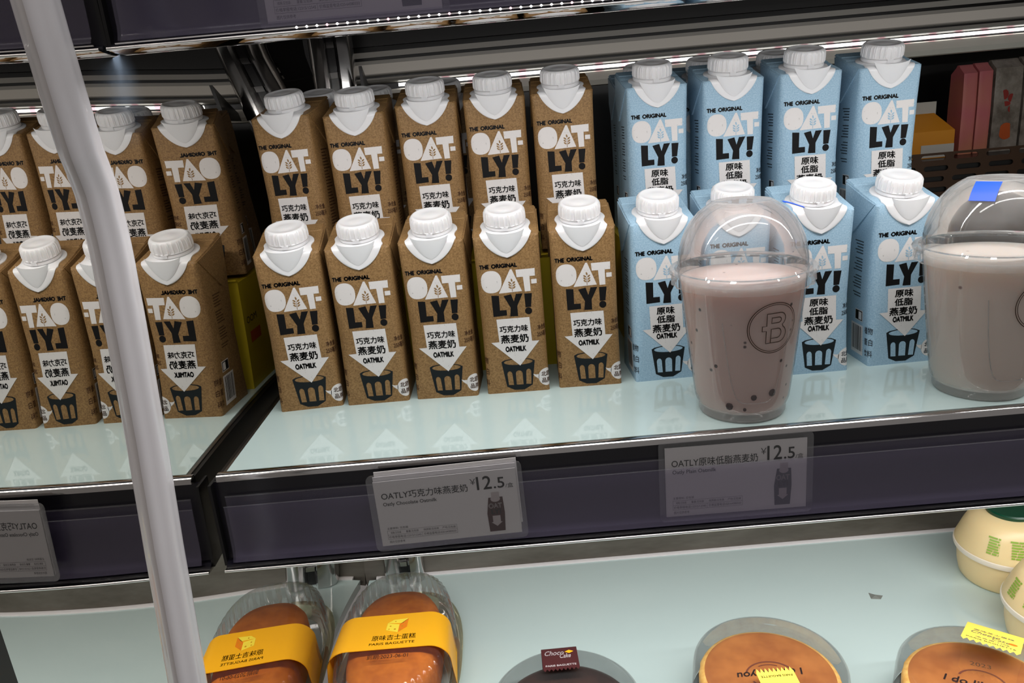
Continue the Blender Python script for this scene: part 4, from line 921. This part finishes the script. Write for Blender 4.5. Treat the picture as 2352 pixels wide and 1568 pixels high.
# gable-top juice carton
t = thing('juice_carton', 'orange gable-top juice carton in the dark compartment', 'juice carton', (0.712, 0.400, 0.1152))
b = MB(); hw, hd = 0.034, 0.030
b.add([(-hw, -hd, 0), (hw, -hd, 0), (hw, hd, 0), (-hw, hd, 0), (-hw, -hd, 0.032), (hw, -hd, 0.032), (hw, hd, 0.032), (-hw, hd, 0.032), (-hw * .66, -0.002, 0.052), (hw * .66, -0.002, 0.052), (hw * .66, 0.002, 0.052), (-hw * .66, 0.002, 0.052)],
      [(0, 3, 2, 1), (0, 1, 5, 4), (1, 2, 6, 5), (2, 3, 7, 6), (3, 0, 4, 7), (4, 5, 9, 8), (6, 7, 11, 10), (5, 6, 10, 9), (7, 4, 8, 11), (8, 9, 10, 11)])
ob('carton_body', b.mesh('carton_body_juice', ['juice']), t)
b = MB(); b.box((-hw * .72, -0.0022, 0.050), (hw * .72, 0.0022, 0.0655)); ob('gable_fin', b.mesh('gable_fin', ['lightgrey']), t)
b = MB(); b.box((-0.006, -hd - 0.0006, 0.001), (hw, -hd - 0.0001, 0.016)); ob('white_label', b.mesh('white_label', ['lightgrey']), t)
# pink packs and crinkled bags
def pack(x, w_, h, m1, lab, red, rot=0.0):
    t = thing('drink_pack' if m1 == 'pinkpack' else 'snack_bag', lab, 'drink pack' if m1 == 'pinkpack' else 'bag', (x, 0.398, 0.1152), rot, None)
    bb = MB(); n = 8; d = 0.014
    for i in range(1):
        vs = []; lv = [(0.0, 1.0, 1.0), (0.004, 1.0, 1.06), (h * 0.5, 1.0, 1.1), (h - 0.010, 0.99, 1.0), (h - 0.003, 0.98, 0.3), (h, 0.97, 0.12)]
        for z, sx, sd in lv:
            for (cx, cy) in ((-1, -1), (-.5, -1.08), (0, -1.0), (.5, -1.08), (1, -1), (1, 1), (0, 1.0), (-1, 1)): vs.append((cx * w_ / 2 * sx, cy * d * sd, z))
        m = 8; bb.add(vs, [(k * m + i_, k * m + (i_ + 1) % m, (k + 1) * m + (i_ + 1) % m, (k + 1) * m + i_) for k in range(len(lv) - 1) for i_ in range(m)] + [tuple(range(m))[::-1], tuple((len(lv) - 1) * m + i_ for i_ in range(m))])
    if red:
        for (cx, cz, rx, rz_) in ((-0.004, h * .62, 0.0045, 0.006), (0.004, h * .58, 0.004, 0.005), (-0.002, h * .52, 0.006, 0.003), (0.004, h * .46, 0.003, 0.004)): bb.add([(cx + u * rx, -d * 1.09 - 0.0006, cz + v * rz_) for u, v in ellipse(0, 0, 1, 1, 9)], [tuple(range(9))], 1)
        bb.add([(u, -d * 1.1 - 0.0006, v) for u, v in ellipse(0.001, h * .22, 0.009, 0.010, 16)], [tuple(range(16))], 2)
    ob('pack_body', bb.mesh('pack_body', [m1, 'redprint', 'orangeprint'], 50, fix=False), t)
pack(0.7680, 0.0165, 0.105, 'pinkpack', 'pink drink pack leftmost in the dark compartment, beside the juice carton', False)
pack(0.7865, 0.0165, 0.106, 'pinkpack', 'pink drink pack between the other pink pack and the crinkled bags', False)
pack(0.8145, 0.0330, 0.108, 'bag', 'crinkled grey bag with red printing, next to the pink packs', True)
pack(0.8505, 0.0330, 0.109, 'bag', 'crinkled grey bag with red printing at the right edge', True)
